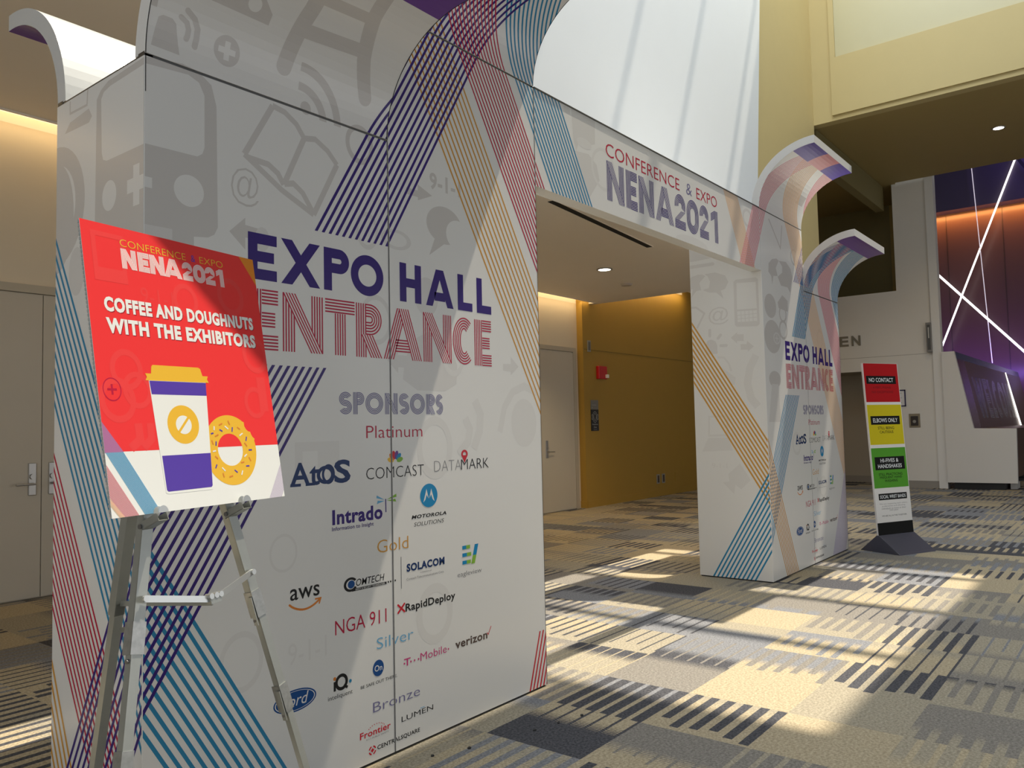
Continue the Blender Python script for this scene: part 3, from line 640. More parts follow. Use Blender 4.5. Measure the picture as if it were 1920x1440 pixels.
# rear leg
back = Vector((-PN.x, -PN.y, 0)).normalized(); rf = Vector((apx.x, apx.y, 0))+back*.40 - E0; ra = apx - PN*.03 - E0
rl = None
for i, (t0, t1, w, dpt) in enumerate(((.0, .52, .040, .028), (.50, .98, .034, .022))):
    mb = MB(); channel(mb, ra.lerp(rf, t0), ra.lerp(rf, t1), w, dpt, PD, -back); o = mb.build('leg' if i == 0 else 'extension_tube', SAT, ez if i == 0 else rl); rl = rl or o
mb = MB(); mb.cyl(rf+Vector((0,0,0)), rf+Vector((0,0,.04)), .016, 16, r2=.014); mb.build('rubber_foot', MATS['rubber'], rl)
mb = MB(); mb.bar(ra+PN*.04, ra-PN*.02, PD, .07, .06); mb.build('apex_hinge', SAT, ez)
# cross brace with centre lock, and the brace to the rear leg
J = ep(.330, -.282, .03); A1 = ep(axl(-.232), -.232, .012); A2 = ep(axr(-.230), -.230, .012)
mb = MB(); mb.bar(A1, J, PU, .019, .006); b1 = mb.build('cross_brace', SATB, ez)
mb = MB(); mb.bar(A2, J, PU, .019, .006); mb.build('cross_brace', SATB, ez)
for q in (A1, A2):
    mb = MB(); mb.cyl(q+PN*.002, q+PN*.010, .009, 16); mb.build('rivet', SATB, b1)
mb = MB(); mb.bar(J-PD*.024+PU*.002, J+PD*.018+PU*.004, PU, .026, .02); hub = mb.build('centre_lock', SAT, ez)
for q in (-.020, .0, .018):
    mb = MB(); mb.cyl(J+PD*q+PU*.012-PN*.012, J+PD*q+PU*.012+PN*.012, .009, 14); mb.build('lock_roller', SATB, hub)
mb = MB(); mb.bar(J-PN*.012-PU*.01, ra.lerp(rf, .50), PU, .016, .005); mb.build('rear_brace', SAT, ez)
mb = MB(); mb.bar(ra.lerp(rf, .545)+PN*.02, ep(axl(-.30), -.305, -.02), PU, .016, .005); mb.build('rear_brace', SAT, ez)
# ledge brackets that carry the poster
for ax, b0 in ((axl, -.036), (axr, -.030)):
    a = ax(b0)
    mb = MB()
    p0 = ep(a, -.034, -.015); p1 = ep(a, -.012, .066)
    mb.bar(p0-PD*.017, p1-PD*.017, PU, .024, .002); mb.bar(p0+PD*.017, p1+PD*.017, PU, .024, .002)
    mb.bar(p0-PU*.011, p1-PU*.011, PD, .036, .002)
    br = mb.build('ledge_bracket', SAT, ez)
    for d0 in (.049, .070):
        m2 = MB(); c = ep(a, -.004, d0); hk = []
        for k in range(13):
            t = PI*k/12; hk.append(c + PD*(.017*math.cos(t)) + PU*(.003+.019*math.sin(t)))
        m2.prism(hk, PN*.0025); m2.build('hook_lip', SATB, br)
    m2 = MB(); c = ep(a-.019, -.031, -.006); m2.cyl(c-PD*.004, c+PD*.003, .007, 14); m2.build('rivet', DKB, br)

# ---------------------------------------------------------------- floor-standing health notice
SA = math.radians(-25.6); SB = Vector((8.482, -.355, 0)); SD = Vector((math.cos(SA), math.sin(SA), 0)); SNB = Vector((-math.sin(SA), math.cos(SA), 0))
LEAN = .058; SU = Vector((0,0,1))*math.cos(LEAN)+SNB*math.sin(LEAN); SNF = SD.cross(SU); SW, SH = .585, 2.004
def sign_art():
    s = Sheet()
    s.rect(.008, 1.540, .590, 2.002, 'sign_red', 1); s.rect(.008, 1.036, .590, 1.508, 'sign_yellow', 1); s.rect(.008, .530, .590, .997, 'sign_green', 1); s.rect(0, -.1, .6, .132, 'sign_ink', 1)
    T = s.text
    for t, (x0, y0, x1, y1), tb in (('NO CONTACT', (.040,1.757,.545,1.853), (.085,1.780,.500,1.830)), ('ELBOWS ONLY', (.051,1.272,.547,1.374), (.090,1.298,.508,1.348)), ('SOCIAL WRIST BANDS', (.062,.391,.541,.465), (.085,.408,.520,.448))):
        s.rect(x0, y0, x1, y1, 'sign_ink', 2); T(t, *tb, 'poster_white', 3, off=.012)
    s.rect(.053, .740, .558, .892, 'sign_ink', 2); T('HI-FIVES &', .150, .826, .455, .872, 'poster_white', 3, off=.012); T('HANDSHAKES', .100, .760, .505, .806, 'poster_white', 3, off=.012)
    T('6 FEET, PLEASE', .145, 1.698, .450, 1.728, 'sign_darkred', 3, off=.02); T('NO EXCEPTIONS', .115, 1.645, .480, 1.675, 'sign_darkred', 3, off=.02)
    T('STILL BEING', .160, 1.215, .435, 1.248, 'sign_ink', 3, off=.01); T('CAUTIOUS', .185, 1.168, .415, 1.200, 'sign_ink', 3, off=.01)
    T('STILL PRACTICING', .100, .672, .500, .702, 'sign_ink', 3, off=.01); T('FREQUENT HAND', .115, .634, .490, .664, 'sign_ink', 3, off=.01); T('WASHING', .190, .596, .410, .626, 'sign_ink', 3, off=.01)
    for k, t in enumerate(('We are respecting each others', 'preferences and allowing', 'individuals to move at their', 'own pace.')): 
        hw = (.235, .195, .205, .075)[k]; T(t, .300-hw, .334-k*.026, .300+hw, .354-k*.026, 'grey_ink', 3, off=-.006)
    T('WE ARE ALL IN THIS TOGETHER.', .088, .200, .510, .216, 'sign_ink', 3)
    return s
pr('sign_ink', (.012,.012,.012), .75); MATS['sign_ink'].node_tree.nodes['Principled BSDF'].inputs['Specular IOR Level'].default_value = .15
pr('sign_red', (.52, .004, .008), .7); pr('sign_yellow', (.72, .60, .01), .7); pr('sign_green', (.10, .38, .03), .7); pr('sign_darkred', (.26, .004, .008), .7); pr('sign_white', (.82, .80, .77))
fs = thing('floor_sign', 'tall red, yellow and green contact notice on a black tent base by the far tower', 'sign', tuple(SB))
def smap(u, v, d): return tuple(Vector((0, 0, .2)) + SD*u + SU*v + SNF*d)
printed_panel('sign_panel', fs, smap, 0, -.10, SW+.012, SH, .022, sign_art(), base=MATS['sign_white'], edge=MATS['sign_white'])
BK = mat('base_black', (.075,.075,.10), .32)
def spt(u, n, z): return SD*u + SNB*n + Vector((0, 0, z))
mb = MB(); mb.prism([spt(-.004,-.285,.0), spt(-.004,.262,.0), spt(-.004,.235,.02), spt(-.004,.024,.192), spt(-.004,-.008,.192), spt(-.004,-.25,.022)], SD*(SW+.02)); mb.build('tent_base', BK, fs, .003)

# ---------------------------------------------------------------- room shell
def carpet():
    m = bpy.data.materials.new('carpet_tiles'); m.use_nodes = True; nt = m.node_tree; N = nt.nodes; L = nt.links; b = N['Principled BSDF']
    b.inputs['Roughness'].default_value = .95; b.inputs['Specular IOR Level'].default_value = .1
    def val(x):
        return x
    def mth(op, a, c=None, cl=False):
        n = N.new('ShaderNodeMath'); n.operation = op; n.use_clamp = cl
        for i, x in enumerate((a, c)):
            if x is None: continue
            if isinstance(x, (int, float)): n.inputs[i].default_value = x
            else: L.new(x, n.inputs[i])
        return n.outputs[0]
    tc = N.new('ShaderNodeNewGeometry'); sp = N.new('ShaderNodeSeparateXYZ'); L.new(tc.outputs['Position'], sp.inputs[0])
    X, Y = sp.outputs[0], sp.outputs[1]
    T = .56
    cx = mth('DIVIDE', mth('SUBTRACT', X, 2.79-T*40), T); cy = mth('DIVIDE', mth('SUBTRACT', Y, -.74-T*40), T)
    ix, iy = mth('FLOOR', cx), mth('FLOOR', cy); fx, fy = mth('FRACT', cx), mth('FRACT', cy)
    def rnd(k, a=ix, c=iy):
        cb = N.new('ShaderNodeCombineXYZ'); L.new(a, cb.inputs[0]); L.new(c, cb.inputs[1]); cb.inputs[2].default_value = k
        w = N.new('ShaderNodeTexWhiteNoise'); w.noise_dimensions = '3D'; L.new(cb.outputs[0], w.inputs[0]); return w.outputs[0]
    TAN, TG, GR, SL, NV = (.41,.345,.235), (.33,.295,.225), (.215,.20,.18), (.20,.207,.228), (.055,.057,.07)
    def ramp(f, stops):
        r = N.new('ShaderNodeValToRGB'); r.color_ramp.interpolation = 'CONSTANT'; e = r.color_ramp.elements
        while len(e) < len(stops): e.new(0.5)
        for x, (p, c) in zip(e, stops): x.position = p; x.color = (*c, 1)
        L.new(f, r.inputs[0]); return r.outputs[0]
    def mix(f, a, c):
        n = N.new('ShaderNodeMix'); n.data_type = 'RGBA'
        if isinstance(f, (int, float)): n.inputs['Factor'].default_value = f
        else: L.new(f, n.inputs['Factor'])
        L.new(a, n.inputs['A']); L.new(c, n.inputs['B']); return n.outputs['Result']
    baseA = ramp(rnd(1.3), [(0,TAN),(.36,TG),(.60,SL),(.78,GR),(.92,NV)])
    baseB = ramp(rnd(2.7), [(0,TG),(.30,TAN),(.58,GR),(.74,SL),(.90,NV)])
    strA = ramp(rnd(3.1), [(0,NV),(.34,GR),(.58,TAN),(.80,SL)])
    split = mth('ADD', mth('MULTIPLY', rnd(4.9), .9), .10)
    # the two fields of a tile meet in a hatch of fine cross lines
    d = mth('DIVIDE', mth('SUBTRACT', fx, split), .22)
    hat = mth('LESS_THAN', mth('FRACT', mth('MULTIPLY', fx, 34)), mth('ADD', d, .5))
    base = mix(hat, baseA, baseB)
    duty = mth('ADD', mth('MULTIPLY', rnd(5.5), .62), .10)
    fine = mth('FRACT', mth('MULTIPLY', fy, 6))
    on = mth('LESS_THAN', rnd(6.1), .90)
    # stripes start at a ragged place along the tile
    srow = mth('FLOOR', mth('MULTIPLY', cy, 6))
    start = mth('MULTIPLY', rnd(7.7, ix, srow), .35)
    longer = mth('GREATER_THAN', fx, mth('MULTIPLY', start, mth('GREATER_THAN', rnd(8.8), .4)))
    st = mth('MULTIPLY', mth('MULTIPLY', mth('LESS_THAN', fine, duty), on), longer)
    col = mix(st, base, strA)
    no = N.new('ShaderNodeTexNoise'); no.inputs['Scale'].default_value = 190; no.inputs['Detail'].default_value = 3; no.inputs['Roughness'].default_value = .8
    L.new(tc.outputs['Position'], no.inputs['Vector'])
    no2 = N.new('ShaderNodeTexNoise'); no2.inputs['Scale'].default_value = 75; no2.inputs['Detail'].default_value = 2; L.new(tc.outputs['Position'], no2.inputs['Vector'])
    f = mth('MULTIPLY', mth('SUBTRACT', mth('ADD', mth('MULTIPLY', no.outputs['Fac'], .5), mth('MULTIPLY', no2.outputs['Fac'], .5)), .40), 5.0, True)
    def aff(c, g, o):
        vm = N.new('ShaderNodeVectorMath'); vm.operation = 'MULTIPLY_ADD'; L.new(c, vm.inputs[0]); vm.inputs[1].default_value = (g, g, g); vm.inputs[2].default_value = (o, o*.97, o*.92); return vm.outputs[0]
    L.new(mix(f, aff(col, .70, 0), aff(col, 1.10, .045)), b.inputs['Base Color'])
    bp = N.new('ShaderNodeBump'); bp.inputs['Strength'].default_value = .5; bp.inputs['Distance'].default_value = .006
    L.new(no.outputs['Fac'], bp.inputs['Height']); L.new(bp.outputs['Normal'], b.inputs['Normal'])
    return m
struct(box('floor', -12, -12, -.05, 34, 8, 0, carpet()))
WHITE = mat('wall_paint_white', (.72,.70,.66), .6, noise=.02, nscale=3)
CREAM = mat('wall_paint_cream', (.68,.60,.47), .6, noise=.02, nscale=3)
BRIGHT = mat('wall_paint_bright', (.83,.87,.91), .55, noise=.015, nscale=2)
TANW = mat('wall_paint_tan', (.62,.50,.235), .6, noise=.03, nscale=3)
TANL = mat('wall_paint_tan_light', (.62,.56,.33), .45, noise=.02, nscale=3)
MUST = mat('wall_paint_mustard', (.40,.24,.035), .6, noise=.03, nscale=4)
CEILP = mat('ceiling_paint', (.86,.79,.70), .7, noise=.02, nscale=3)
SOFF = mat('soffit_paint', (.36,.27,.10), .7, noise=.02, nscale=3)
OLIVE_SHADE = mat('shaded_olive', (.22,.18,.07), .7)  # shade of the upper mustard wall put into the colour; darkens the beam too
GREYT = mat('grey_trim', (.30,.28,.25), .6)

DW = 5.58; YW = 5.45; YF = 1.65; ZC = 3.88; ZH = 4.58
# wall with the doors, and the mustard wall that stands a little in front of it
struct(box('wall_back', -12, DW, 0, 11.26, DW+.15, 5.2, CREAM))
struct(box('wall_right_mustard', 11.26, YW, 0, 18.3, DW+.15, 5.2, MUST))
m = MB(); m.box(11.28, YW-.012, 0, 18.3, YW, .13); m.box(11.248, YW-.012, 0, 11.26, DW, .13); struct(m.build('baseboard_right', MUST))
m = MB(); m.box(11.30, YW-.003, 2.99, 18.3, YW, 2.997); struct(m.build('trim_1', mat('mustard_groove', (.12,.08,.01), .7)))
# upper lobby wall above the recess, its bright panel and tan end
m = MB(); m.box(-12, YF, ZH, 4.0, YF+.3, 14.2); m.box(4.0, YF, ZC+.121, 13.34, YF+.3, 14.2); m.box(11.66, YF, ZC, 13.34, YF+.3, ZC+.121); struct(m.build('wall_front', TANW))
m = MB(); m.prism([(-12, YF-.004, ZH), (4.0, YF-.004, ZH), (4.0, YF-.004, ZC), (10.16, YF-.004, ZC), (11.46, YF-.004, 14.2), (-12, YF-.004, 14.2)], (0, -.05, 0)); struct(m.build('wall_front_panel', BRIGHT))
# ceilings
m = MB(); m.box(-12, YF+.3, ZH, 4.0, DW-.28, ZH+.2); m.box(11.65, YF+.3, ZH, 13.34, YW-.28, ZH+.2); m.box(13.34, 3.6, ZH, 15.6, YW-.28, ZH+.2); m.box(-12, DW-.3, ZH+.22, 15.6, DW+.15, ZH+.4); m.box(3.8, YF+.3, ZH, 4.0, DW, ZH+.4); struct(m.build('ceiling', CEILP))
m = MB(); m.box(4.0, YF, ZC, 11.65, DW-.30, ZC+.12); m.box(11.50, DW-.30, ZC, 11.65, DW, ZC+.12); m.box(4.0, YF+.31, ZC+.13, 4.12, DW, ZH+.2); m.box(11.53, YF+.31, ZC+.13, 11.65, DW, ZH+.2); m.box(4.0, DW-.30, ZC+.10, 11.65, DW, ZC+.30); struct(m.build('ceiling_drop', CEILP))
# bulkhead over the right side of the lobby, with its soffit
m = MB(); m.box(13.34, -12, 6.93, 13.54, YF+.3, 14.2); BULK = mat('bulkhead_paint', (.50,.405,.185), .6, noise=.03, nscale=3); struct(m.build('wall_bulkhead', BULK))
m = MB(); m.box(13.30, -12, 7.02, 13.34, 1.31, 8.07); m.box(13.30, 1.22, 8.07, 13.34, 1.31, 14.2); struct(m.build('trim_2', BULK))
m = MB(); m.box(13.332, -12, 8.07, 13.338, 1.22, 14.2); struct(m.build('window_2', mat('pale_panel', (.50,.46,.28), .3)))
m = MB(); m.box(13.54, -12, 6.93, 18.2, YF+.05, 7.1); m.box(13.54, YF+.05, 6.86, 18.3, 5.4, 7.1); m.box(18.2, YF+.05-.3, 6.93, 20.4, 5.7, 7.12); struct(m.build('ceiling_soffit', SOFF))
# far right wall with the corridor opening and a dark recess above
m = MB()
m.box(18.3, .63, 0, 18.5, 1.85, 4.47); m.box(18.3, 1.85, 2.67, 18.5, 4.6, 4.47); m.box(18.3, 4.6, 0, 18.5, 5.7, 4.47); m.box(18.3, .63, 4.47, 18.5, 1.49, 7.1); struct(m.build('wall_right', WHITE))
m = MB(); m.box(18.26, .63, 0, 18.3, .80, 7.0); struct(m.build('trim_3', mat('white_post', (.75,.74,.72), .5)))
m = MB(); m.box(18.297, .80, 2.985, 18.3, 5.6, 2.993); struct(m.build('trim_4', GREYT))
m = MB(); m.box(18.285, .80, 0, 18.3, 1.85, .16); m.box(19.68, 1.85, 0, 19.7, 4.6, .16); struct(m.build('baseboard_far', GREYT))
m = MB(); m.box(19.7, 1.6, 0, 19.8, 5.0, 2.9); m.box(18.5, 1.75, 0, 19.7, 1.85, 2.9); m.box(18.5, 4.6, 0, 19.7, 4.7, 2.9); m.box(18.5, 1.75, 2.67, 19.7, 4.7, 2.8); struct(m.build('wall_corridor', mat('corridor_paint', (.42,.38,.31), .6)))
m = MB(); m.box(20.2, 1.49, 4.47, 20.3, 5.6, 7.1); m.box(18.5, 1.39, 4.47, 20.2, 1.49, 7.1); m.box(18.5, 1.49, 4.4, 20.2, 5.6, 4.47); m.box(13.54, YF+.02, 6.35, 18.3, YF+.2, 6.92); m.box(13.2, YW, ZH+.1, 20.2, DW+.2, 7.2); m.box(13.20, YF+.3, 3.9, 13.34, 3.6, 7.2); struct(m.build('wall_alcove', OLIVE_SHADE))
m = MB(); m.box(20.05, 1.75, 4.47, 20.2, 1.95, 6.9); struct(m.build('trim_5', mat('alcove_post', (.34,.24,.06), .6)))
# reception room beyond
BRONZE = mat('bronze_glass_wall', (.10,.05,.045), .28, spec=.4)
struct(box('wall_reception', 31, -12, 0, 31.2, 6, 12, BRONZE))
m = MB()
for k in range(7): m.box(30.985, -8+k*1.75, 0, 31, -7.99+k*1.75, 9.2)
m.box(30.98, -12, 8.88, 31, 6, 8.9); struct(m.build('trim_6', mat('bronze_joint', (.02,.012,.012), .5)))
m = MB(); m.box(30.4, -12, 8.93, 31, 6, 12); struct(m.build('wall_upper_band', mat('violet_glass', (.085,.07,.11), .3, spec=.4)))
struct(box('ceiling_reception', 18.2, -12, 12, 31.2, 6, 12.2, mat('dark_ceiling', (.10,.09,.10), .7)))
# roof with the skylight slot; glazing bars run across it
def up_to(x0, z=14.0): return x0+.41*z
ROOF = mat('roof_paint', (.6,.6,.58), .7)
zr = 14.0; ya = -1.55-.075*zr; yb = 1.65
m = MB()
m.box(-16, -12, zr, 36, ya, zr+.2); m.box(-16, yb, zr, 36, 8, zr+.2); m.box(-16, ya, zr, up_to(-2.9), yb, zr+.2); m.box(up_to(9.16), ya, zr, 36, yb, zr+.2)
m.box(up_to(.25), ya, zr, up_to(2.57), -1.06, zr+.2)  # added opaque panel, shaped to keep sun off the floor before the tower
struct(m.build('ceiling_roof', ROOF))
m = MB()
for x in (2.57, 4.18, 5.65, 7.24, 8.70): m.box(up_to(x)-.045, ya, zr+.02, up_to(x)+.045, yb, zr+.16)
struct(m.build('window_1', mat('glazing_bar', (.5,.5,.5), .5)))

# ---------------------------------------------------------------- doors
DOORP = mat('door_paint', (.55,.50,.415), .5, noise=.015, nscale=4); FRAMEP = mat('door_frame_paint', (.48,.43,.34), .5); SS = mat('satin_steel', (.42,.41,.40), .35, metal=.9)
def lever(door, x, sgn, z=1.10):
    y = DW-.03
    m = MB(); m.box(x-.036, y-.012, z-.12, x+.036, y, z+.19); h = m.build('lock_plate', SS, door, .006)
    m = MB(); m.cyl((x, y-.012, z+.06), (x, y-.03, z+.06), .025, 20); m.build('lock_cylinder', SS, h)
    m = MB(); m.cyl((x, y-.01, z-.01), (x, y-.07, z-.01), .011, 16); m.cyl((x-.01*sgn, y-.065, z-.01), (x+.16*sgn, y-.060, z-.012), .010, 16); m.build('lever_handle', SS, h, smooth=False)
def door(n, x0, x1, hx=None, sgn=1):
    m = MB(); m.box(x0, DW-.03, .012, x1, DW-.001, 2.92); d = m.build('door_%d' % n, DOORP, None, .002); struct(d)
    if hx: lever(d, hx, sgn)
    return d
door(1, .86, 1.825, 1.745, -1); door(2, 1.832, 2.80, 1.925, 1); door(3, 10.02, 11.06, 10.155, 1)
m = MB()
for a, b in ((.86, 2.80), (10.02, 11.06)):
    m.box(a-.10, DW-.035, 0, a-.006, DW, 2.93); m.box(b+.006, DW-.035, 0, b+.10, DW, 2.93); m.box(a-.10, DW-.035, 2.93, b+.10, DW, 3.01)
struct(m.build('trim_7', FRAMEP))

# ---------------------------------------------------------------- lamps and ceiling fittings
WARM = (1.0, .74, .40)
GLOW = mat('warm_lamp_glow', (1, .8, .5), .5, emis=(1.0, .72, .36), estr=1.5)
DISC = mat('downlight_glow', (1, .95, .85), .5, emis=(1.0, .90, .74), estr=6.0)
def cove(x0, x1, z, yb, label, power):
    t = thing('cove_light', label, 'cove light', ((x0+x1)/2, yb-.15, z))
    c = (x0+x1)/2
    m = MB(); m.box(x0-c, -.13, .10, x1-c, .15, .12); m.build('diffuser', GLOW, t)
    m = MB(); m.box(x0-c, -.15, .0, x1-c, -.13, .12); m.box(x0-c, .15, 0.0, x1-c, .1498, .12); m.build('housing', CEILP, t)
    a = area('cove_lamp', (c, yb-.13, z+.03), (0, -.3, -1), x1-x0, .12, power, WARM)
cove(-3.0, 3.98, ZH-.02, DW, 'long warm cove light above the double doors at far left', 3.2)
cove(4.15, 11.48, ZC-.01, DW, 'warm cove light in the lowered ceiling above the single door', 5)
cove(11.70, 15.5, ZH-.06, YW, 'warm cove light washing down the mustard wall', 10)
def downlight(x, y, z, r, label, power):
    t = thing('downlight', label, 'downlight', (x, y, z))
    m = MB(); m.cyl((0, 0, -.012), (0, 0, -.001), r*.88, 32); m.build('lens', DISC, t)
    m = MB(); k = 32
    for i in range(k):
        a, b = 2*PI*i/k, 2*PI*(i+1)/k
        q = lambda rr, aa, zz: (rr*math.cos(aa), rr*math.sin(aa), zz)
        m.poly([q(r*.88,a,-.014), q(r*1.12,a,-.014), q(r*1.12,b,-.014), q(r*.88,b,-.014)]); m.poly([q(r*1.12,a,-.014), q(r*1.12,a,0), q(r*1.12,b,0), q(r*1.12,b,-.014)])
    m.build('trim_ring', mat('downlight_trim', (.30,.28,.25), .4), t)
    l = bpy.data.lights.new('downlight_lamp', 'SPOT'); l.energy = power; l.color = (1, .78, .50); l.spot_size = 2.2; l.spot_blend = .6; l.shadow_soft_size = .08
    o = bpy.data.objects.new('downlight_lamp', l); COL.objects.link(o); o.location = (x, y, z-.05)
downlight(8.80, 3.42, ZC, .105, 'round recessed downlight in the lowered ceiling beyond the arch', 120)
downlight(15.78, -.96, 6.93, .10, 'round recessed downlight in the brown soffit at upper right', 60)
m = MB(); m.cyl((0,0,-.03), (0,0,0), .085, 24, r2=.10); o = m.build('smoke_detector', mat('detector_plastic', (.50,.45,.40), .5)); o.location = (10.15, 3.83, ZC); tag(o, 'small round smoke detector on the lowered ceiling behind the downlight', 'smoke detector')
a = Vector((5.3, 1.90, 0)); b = Vector((7.95, 2.19, 0))
sl = thing('slot_diffuser', 'narrow black air slot running across the lowered ceiling beyond the header', 'air vent', (6.6, 2.04, ZC))
off = Vector((6.6, 2.04, 0))
m = MB(); m.bar(a-off+Vector((0,0,-.003)), b-off+Vector((0,0,-.003)), (0,1,0), .085, .004); m.build('slot', mat('slot_black', (.004,.004,.004), .8), sl)
m = MB()
for q in (-1, 1): m.bar(a-off+Vector((0, .048*q, -.004)), b-off+Vector((0, .048*q, -.004)), (0,1,0), .010, .007)
m.build('slot_frame', CEILP, sl)

# ---------------------------------------------------------------- fittings on the mustard wall
PLATE = mat('plate_grey', (.30,.29,.26), .45)
t = thing('fire_alarm', 'red fire alarm strobe mounted on the mustard wall', 'fire alarm', (11.85, YW, 2.56))
m = MB(); m.box(-.15, -.07, -.12, .15, 0, .13); m.build('housing', mat('alarm_red', (.55,.01,.015), .35), t, .01)
m = MB(); m.box(.07, -.125, -.10, .13, -.07, -.03); m.build('strobe_lens', mat('clear_lens', (.85,.82,.75), .1, spec=.8), t, .008)
t = thing('speaker_plate', 'small grey wall plate high on the corner of the mustard wall', 'wall plate', (11.46, YW, 3.06))
m = MB(); m.box(-.055, -.015, -.11, .055, 0, .11); m.build('cover', PLATE, t, .004)
m = MB(); m.box(-.035, -.019, -.08, .035, -.015, .08); m.build('insert', mat('plate_dark', (.16,.15,.13), .5), t)
t = thing('room_sign', 'grey and black room sign on the mustard wall below the alarm', 'sign', (11.60, YW, 1.76))
m = MB(); m.box(-.13, -.012, .09, .13, 0, .27); m.build('upper_plate', mat('sign_grey', (.20,.19,.17), .4), t, .002)
s = Sheet(); s.ellipse(0, -.055, .085, .105, 'sign_line', 1, hole=.93); s.ellipse(0, -.055, .055, .07, 'sign_line', 1, hole=.9)
for sx in (-1, 1): s.stroke([(sx*.03,-.10),(sx*.055,-.02)], .007, 'sign_line', 1); s.ellipse(sx*.10,-.055,.03,.05,'sign_line',1,hole=.85)
pr('sign_line', (.55,.55,.52))
s.text('Headphone', -.10, -.215, .10, -.180, 'sign_line', 1); s.text('Zone', -.05, -.265, .05, -.230, 'sign_line', 1); s.rect(-.06,-.30,.06,-.296,'sign_line',1)
printed_panel('lower_plate', t, lambda u, v, d: (u, -.012-d, v), -.13, -.32, .13, .088, .012, s, base=mat('sign_black', (.01,.01,.014), .35), edge=MATS['sign_black'])
s = Sheet(); s.text('headphone', -.10, .165, .06, .185, 'sign_line', 1); s.text('1', -.10, .115, -.09, .135, 'sign_line', 1)
printed_panel('sign_lettering', t, lambda u, v, d: (u, -.0125-d, v), -.11, .10, .11, .20, .0005, s, base=MATS['sign_grey'], edge=MATS['sign_grey'])
for x, lb, dk in ((14.06, 'dark wall outlet low on the mustard wall, left one of the close pair', 1), (14.30, 'wall outlet low on the mustard wall, right one of the close pair', 1), (14.92, 'blank mustard cover plate to the right of the two outlets', 0)):
    t = thing('wall_outlet' if dk else 'cover_plate', lb, 'outlet' if dk else 'cover plate', (x, YW, .37))
    m = MB(); m.box(-.07, -.010, -.10, .07, 0, .10); m.build('plate', PLATE if dk else MUST, t, .003)
    if dk:
        m = MB(); m.box(-.032, -.014, -.075, .032, -.010, .075); m.build('socket', mat('socket_dark', (.06,.04,.03), .5), t)

# ---------------------------------------------------------------- fittings on the far right wall (it faces left)
XW = 18.3
lt = thing('wall_lettering', 'grey raised letters above the corridor opening on the far wall', 'lettering', (XW, 2.56, 3.40))
s = Sheet()
def letter(ch, y_left, y_right):
    tr = text_tris(ch, .03); xs = [p[0] for q in tr for p in q]; ys = [p[1] for q in tr for p in q]; mb = MB()
    for q in tr:
        pts = [(-.02, y_left+(y_right-y_left)*(x-min(xs))/(max(xs)-min(xs)), -.12+.24*(y-min(ys))/(max(ys)-min(ys))) for x, y in q]
        mb.prism(pts, (.02, 0, 0))
    mb.build('letter', mat('letter_grey', (.20,.18,.14), .5), lt)
letter('E', .24, .02); letter('N', -.05, -.25)
t = thing('wall_strobe', 'tall narrow grey strobe unit beside the white post on the far wall', 'strobe', (XW, .85, 3.34))
m = MB(); m.box(-.10, -.055, -.33, 0, .055, .33); m.build('housing', mat('strobe_grey', (.22,.21,.20), .45), t, .006)
m = MB(); m.box(-.106, -.032, -.28, -.10, .032, .28); m.build('face', mat('strobe_dark', (.08,.08,.08), .35), t)
m = MB(); m.box(-.112, -.012, -.02, -.106, .012, .22); m.build('lens', mat('strobe_lens', (.5,.5,.48), .2), t)
t = thing('thermostat', 'framed dark thermostat on the far wall right of the tall notice', 'thermostat', (XW, 1.24, 1.50))
m = MB(); m.box(-.012, -.115, -.155, 0, .115, .155); m.build('back_plate', mat('plate_bronze', (.26,.22,.15), .45), t, .004)
m = MB(); m.box(-.03, -.075, -.11, -.012, .075, .10); m.build('housing', mat('thermostat_dark', (.03,.025,.025), .35), t, .006)
m = MB(); m.cyl((-.036, 0, -.02), (-.03, 0, -.02), .035, 24); m.build('dial', PLATE, t)
t = thing('framed_notice', 'small blue framed notice on the far wall half hidden by the tall notice', 'notice', (XW, 1.56, 2.015))
m = MB()
for a in ((-.16,-.19,.16,-.165),(-.16,.165,.16,.19),(-.16,-.19,-.135,.19),(.135,-.19,.16,.19)): m.box(-.015, a[0], a[1], 0, a[2], a[3])
m.build('frame', mat('frame_blue', (.02,.015,.08), .4), t)
s = Sheet()
for k in range(7): s.rect(-.10, .11-k*.036, .08-.03*(k % 3), .118-k*.036, 'grey_ink', 1)
printed_panel('sheet', t, lambda u, v, d: (-.008-d, -u, v), -.135, -.165, .135, .165, .006, s, base=mat('paper', (.7,.7,.72), .6), edge=MATS['paper'])

# ---------------------------------------------------------------- reception desk and the light lines on the wall behind it
dk = thing('reception_desk', 'white sided reception desk with a leaning bronze front in the far room', 'desk', (18.2, 0, 0))
prof = [(.62,.14),(.62,2.995),(.374,2.992),(.074,1.308),(-.708,1.294),(-.682,.149)]
m = MB(); m.prism([(0, y, z) for y, z in prof], (.12, 0, 0)); m.build('end_panel', mat('desk_white', (.70,.68,.65), .45), dk)
m = MB(); m.prism([(.12, .60, .14), (.12, .60, 2.9), (.12, .40, 2.96), (.12, .10, 1.30), (.12, -.45, 1.27), (.12, -.45, .14)], (11.0, 0, 0)); m.build('counter_body', mat('desk_bronze', (.13,.085,.065), .4), dk)
m = MB(); m.box(.05, -.45, 0, 2.2, .5, .14); m.build('plinth', mat('plinth_black', (.01,.01,.012), .5), dk)
m = MB(); m.box(.4, -.62, 0, .9, -.5, .14); m.build('plinth_panel', mat('desk_white', (.7,.68,.65)), dk)
d0 = Vector((0, .074, 1.308)); d1 = Vector((0, .374, 2.992)); LV = (d1-d0).length; DUv = (d1-d0).normalized(); DNv = Vector((1,0,0)).cross(DUv)
s = Sheet(); s.rect(0, LV-.16, 12, LV, 'teal_edge', 1); s.rect(0, 0, .9, LV-.16, 'bronze_dark', 1)
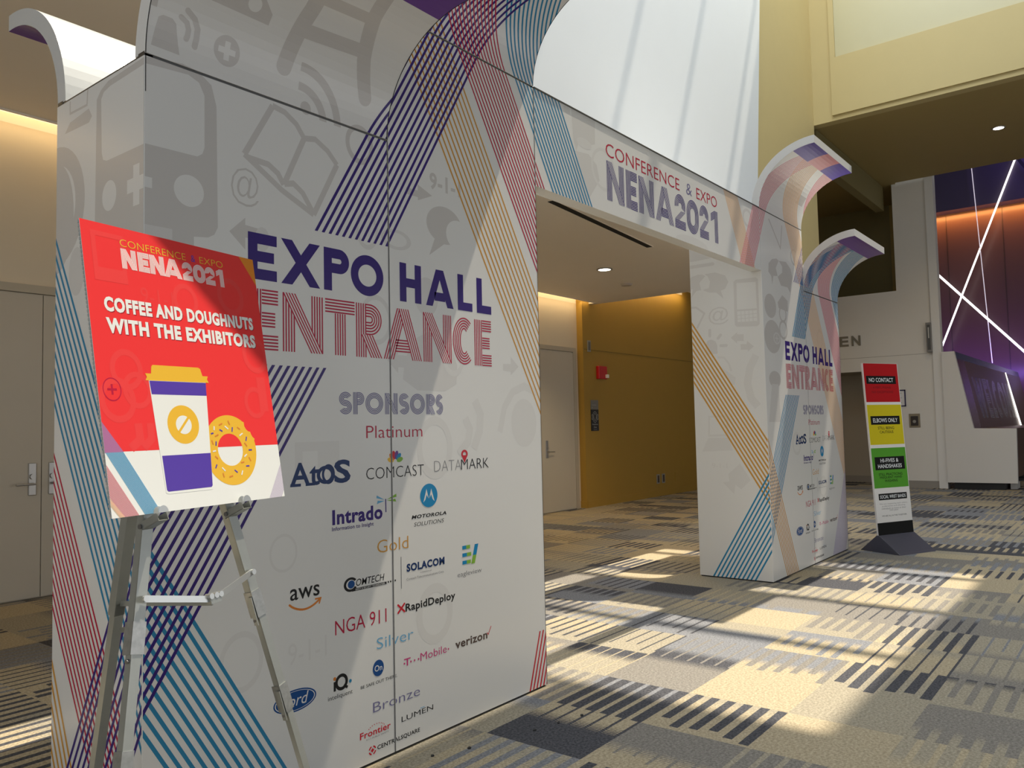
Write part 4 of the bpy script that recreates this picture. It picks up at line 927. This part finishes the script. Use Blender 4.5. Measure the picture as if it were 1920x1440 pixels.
pr('teal_edge', (.03,.09,.14)); pr('bronze_dark', (.10,.05,.05)); pr('welcome_ink', (.07,.085,.13))
WE = [('W',1.3,2.6),('E',2.75,3.35),('L',3.5,4.0),('C',4.15,4.95),('O',5.1,6.1),('M',6.25,7.2),('E',7.4,8.0)]
word(s, [e[0] for e in WE], [e[1:] for e in WE], .22, 1.20, .24, 'welcome_ink', 5, .6, 2, 'front_bronze')
def dmap(u, v, d): return tuple(Vector((.13+u, 0, 0)) + d0 + DUv*v + DNv*d)
printed_panel('front_glass', dk, dmap, 0, -.02, 11.0, LV, .02, s, base=mat('front_bronze', (.16,.10,.075), .4, spec=.25), edge=MATS['front_bronze'])
LEDM = mat('led_white', (1,1,1), .5, emis=(1.0,.93,.86), estr=1.3); LEDD = mat('led_dim', (.8,.8,.8), .5, emis=(.75,.68,.72), estr=.45)
m = MB(); m.bar(Vector((7.8, .35, 2.84)), Vector((7.9, .03, 1.25)), (1,0,0), .05, .04); m.build('light_line', LEDM, dk)
def led(name, p, q, w, mm, label):
    c = (Vector(p)+Vector(q))/2; m = MB(); m.bar(Vector(p)-c, Vector(q)-c, (0,1,0), w, .03); o = m.build(name, mm); o.location = c
    tag(o, label, 'light strip', 'light lines on the reception wall')
led('light_strip', (30.3, .19, 10.35), (30.3, 2.76, 4.00), .055, LEDM, 'long white light line leaning right, crossing the other near the post')
led('light_strip', (30.2, 2.74, 6.68), (30.2, -1.4, 1.75), .075, LEDM, 'white light line sloping down to the right behind the desk')
led('light_strip', (30.25, 1.51, 10.35), (30.25, 1.20, 3.40), .022, LEDD, 'thin dim light line running almost upright on the bronze wall')
led('light_strip', (30.15, .16, 10.33), (30.15, -1.0, 8.2), .10, mat('led_off', (.02,.02,.03), .4), 'dark unlit line at the top right corner of the reception wall')
# amber wash below the violet band and violet light from behind the desk
area('amber_wash', (30.7, 0, 8.85), (.35, 0, -1), 9, .25, 110, (1.0, .45, .12))
area('violet_wash', (29.6, 0, 3.1), (1, 0, .45), 9, .3, 90, (.30, .16, 1.0))
area('violet_wash_upper', (29.0, -3, 10.6), (1, .2, -.1), 5, .6, 55, (.32, .16, 1.0))
for k, (x, y) in enumerate(((1.30, -.16), (1.83, -.36), (1.98, -.40), (2.14, -.44), (1.47, -.24))):
    m = MB(); n = 7; pts = [(.011*math.cos(2*PI*i/n)*(.6+.5*random.random()), .009*math.sin(2*PI*i/n)*(.6+.5*random.random()), 0) for i in range(n)]
    m.prism(pts, (0.002, 0.001, .006)); o = m.build('crumb', mat('crumb_dark', (.02,.02,.02), .8)); o.location = (x, y, 0)
    tag(o, 'small dark crumb lying on the carpet in front of the near tower', 'crumb', 'dark crumbs on the carpet')
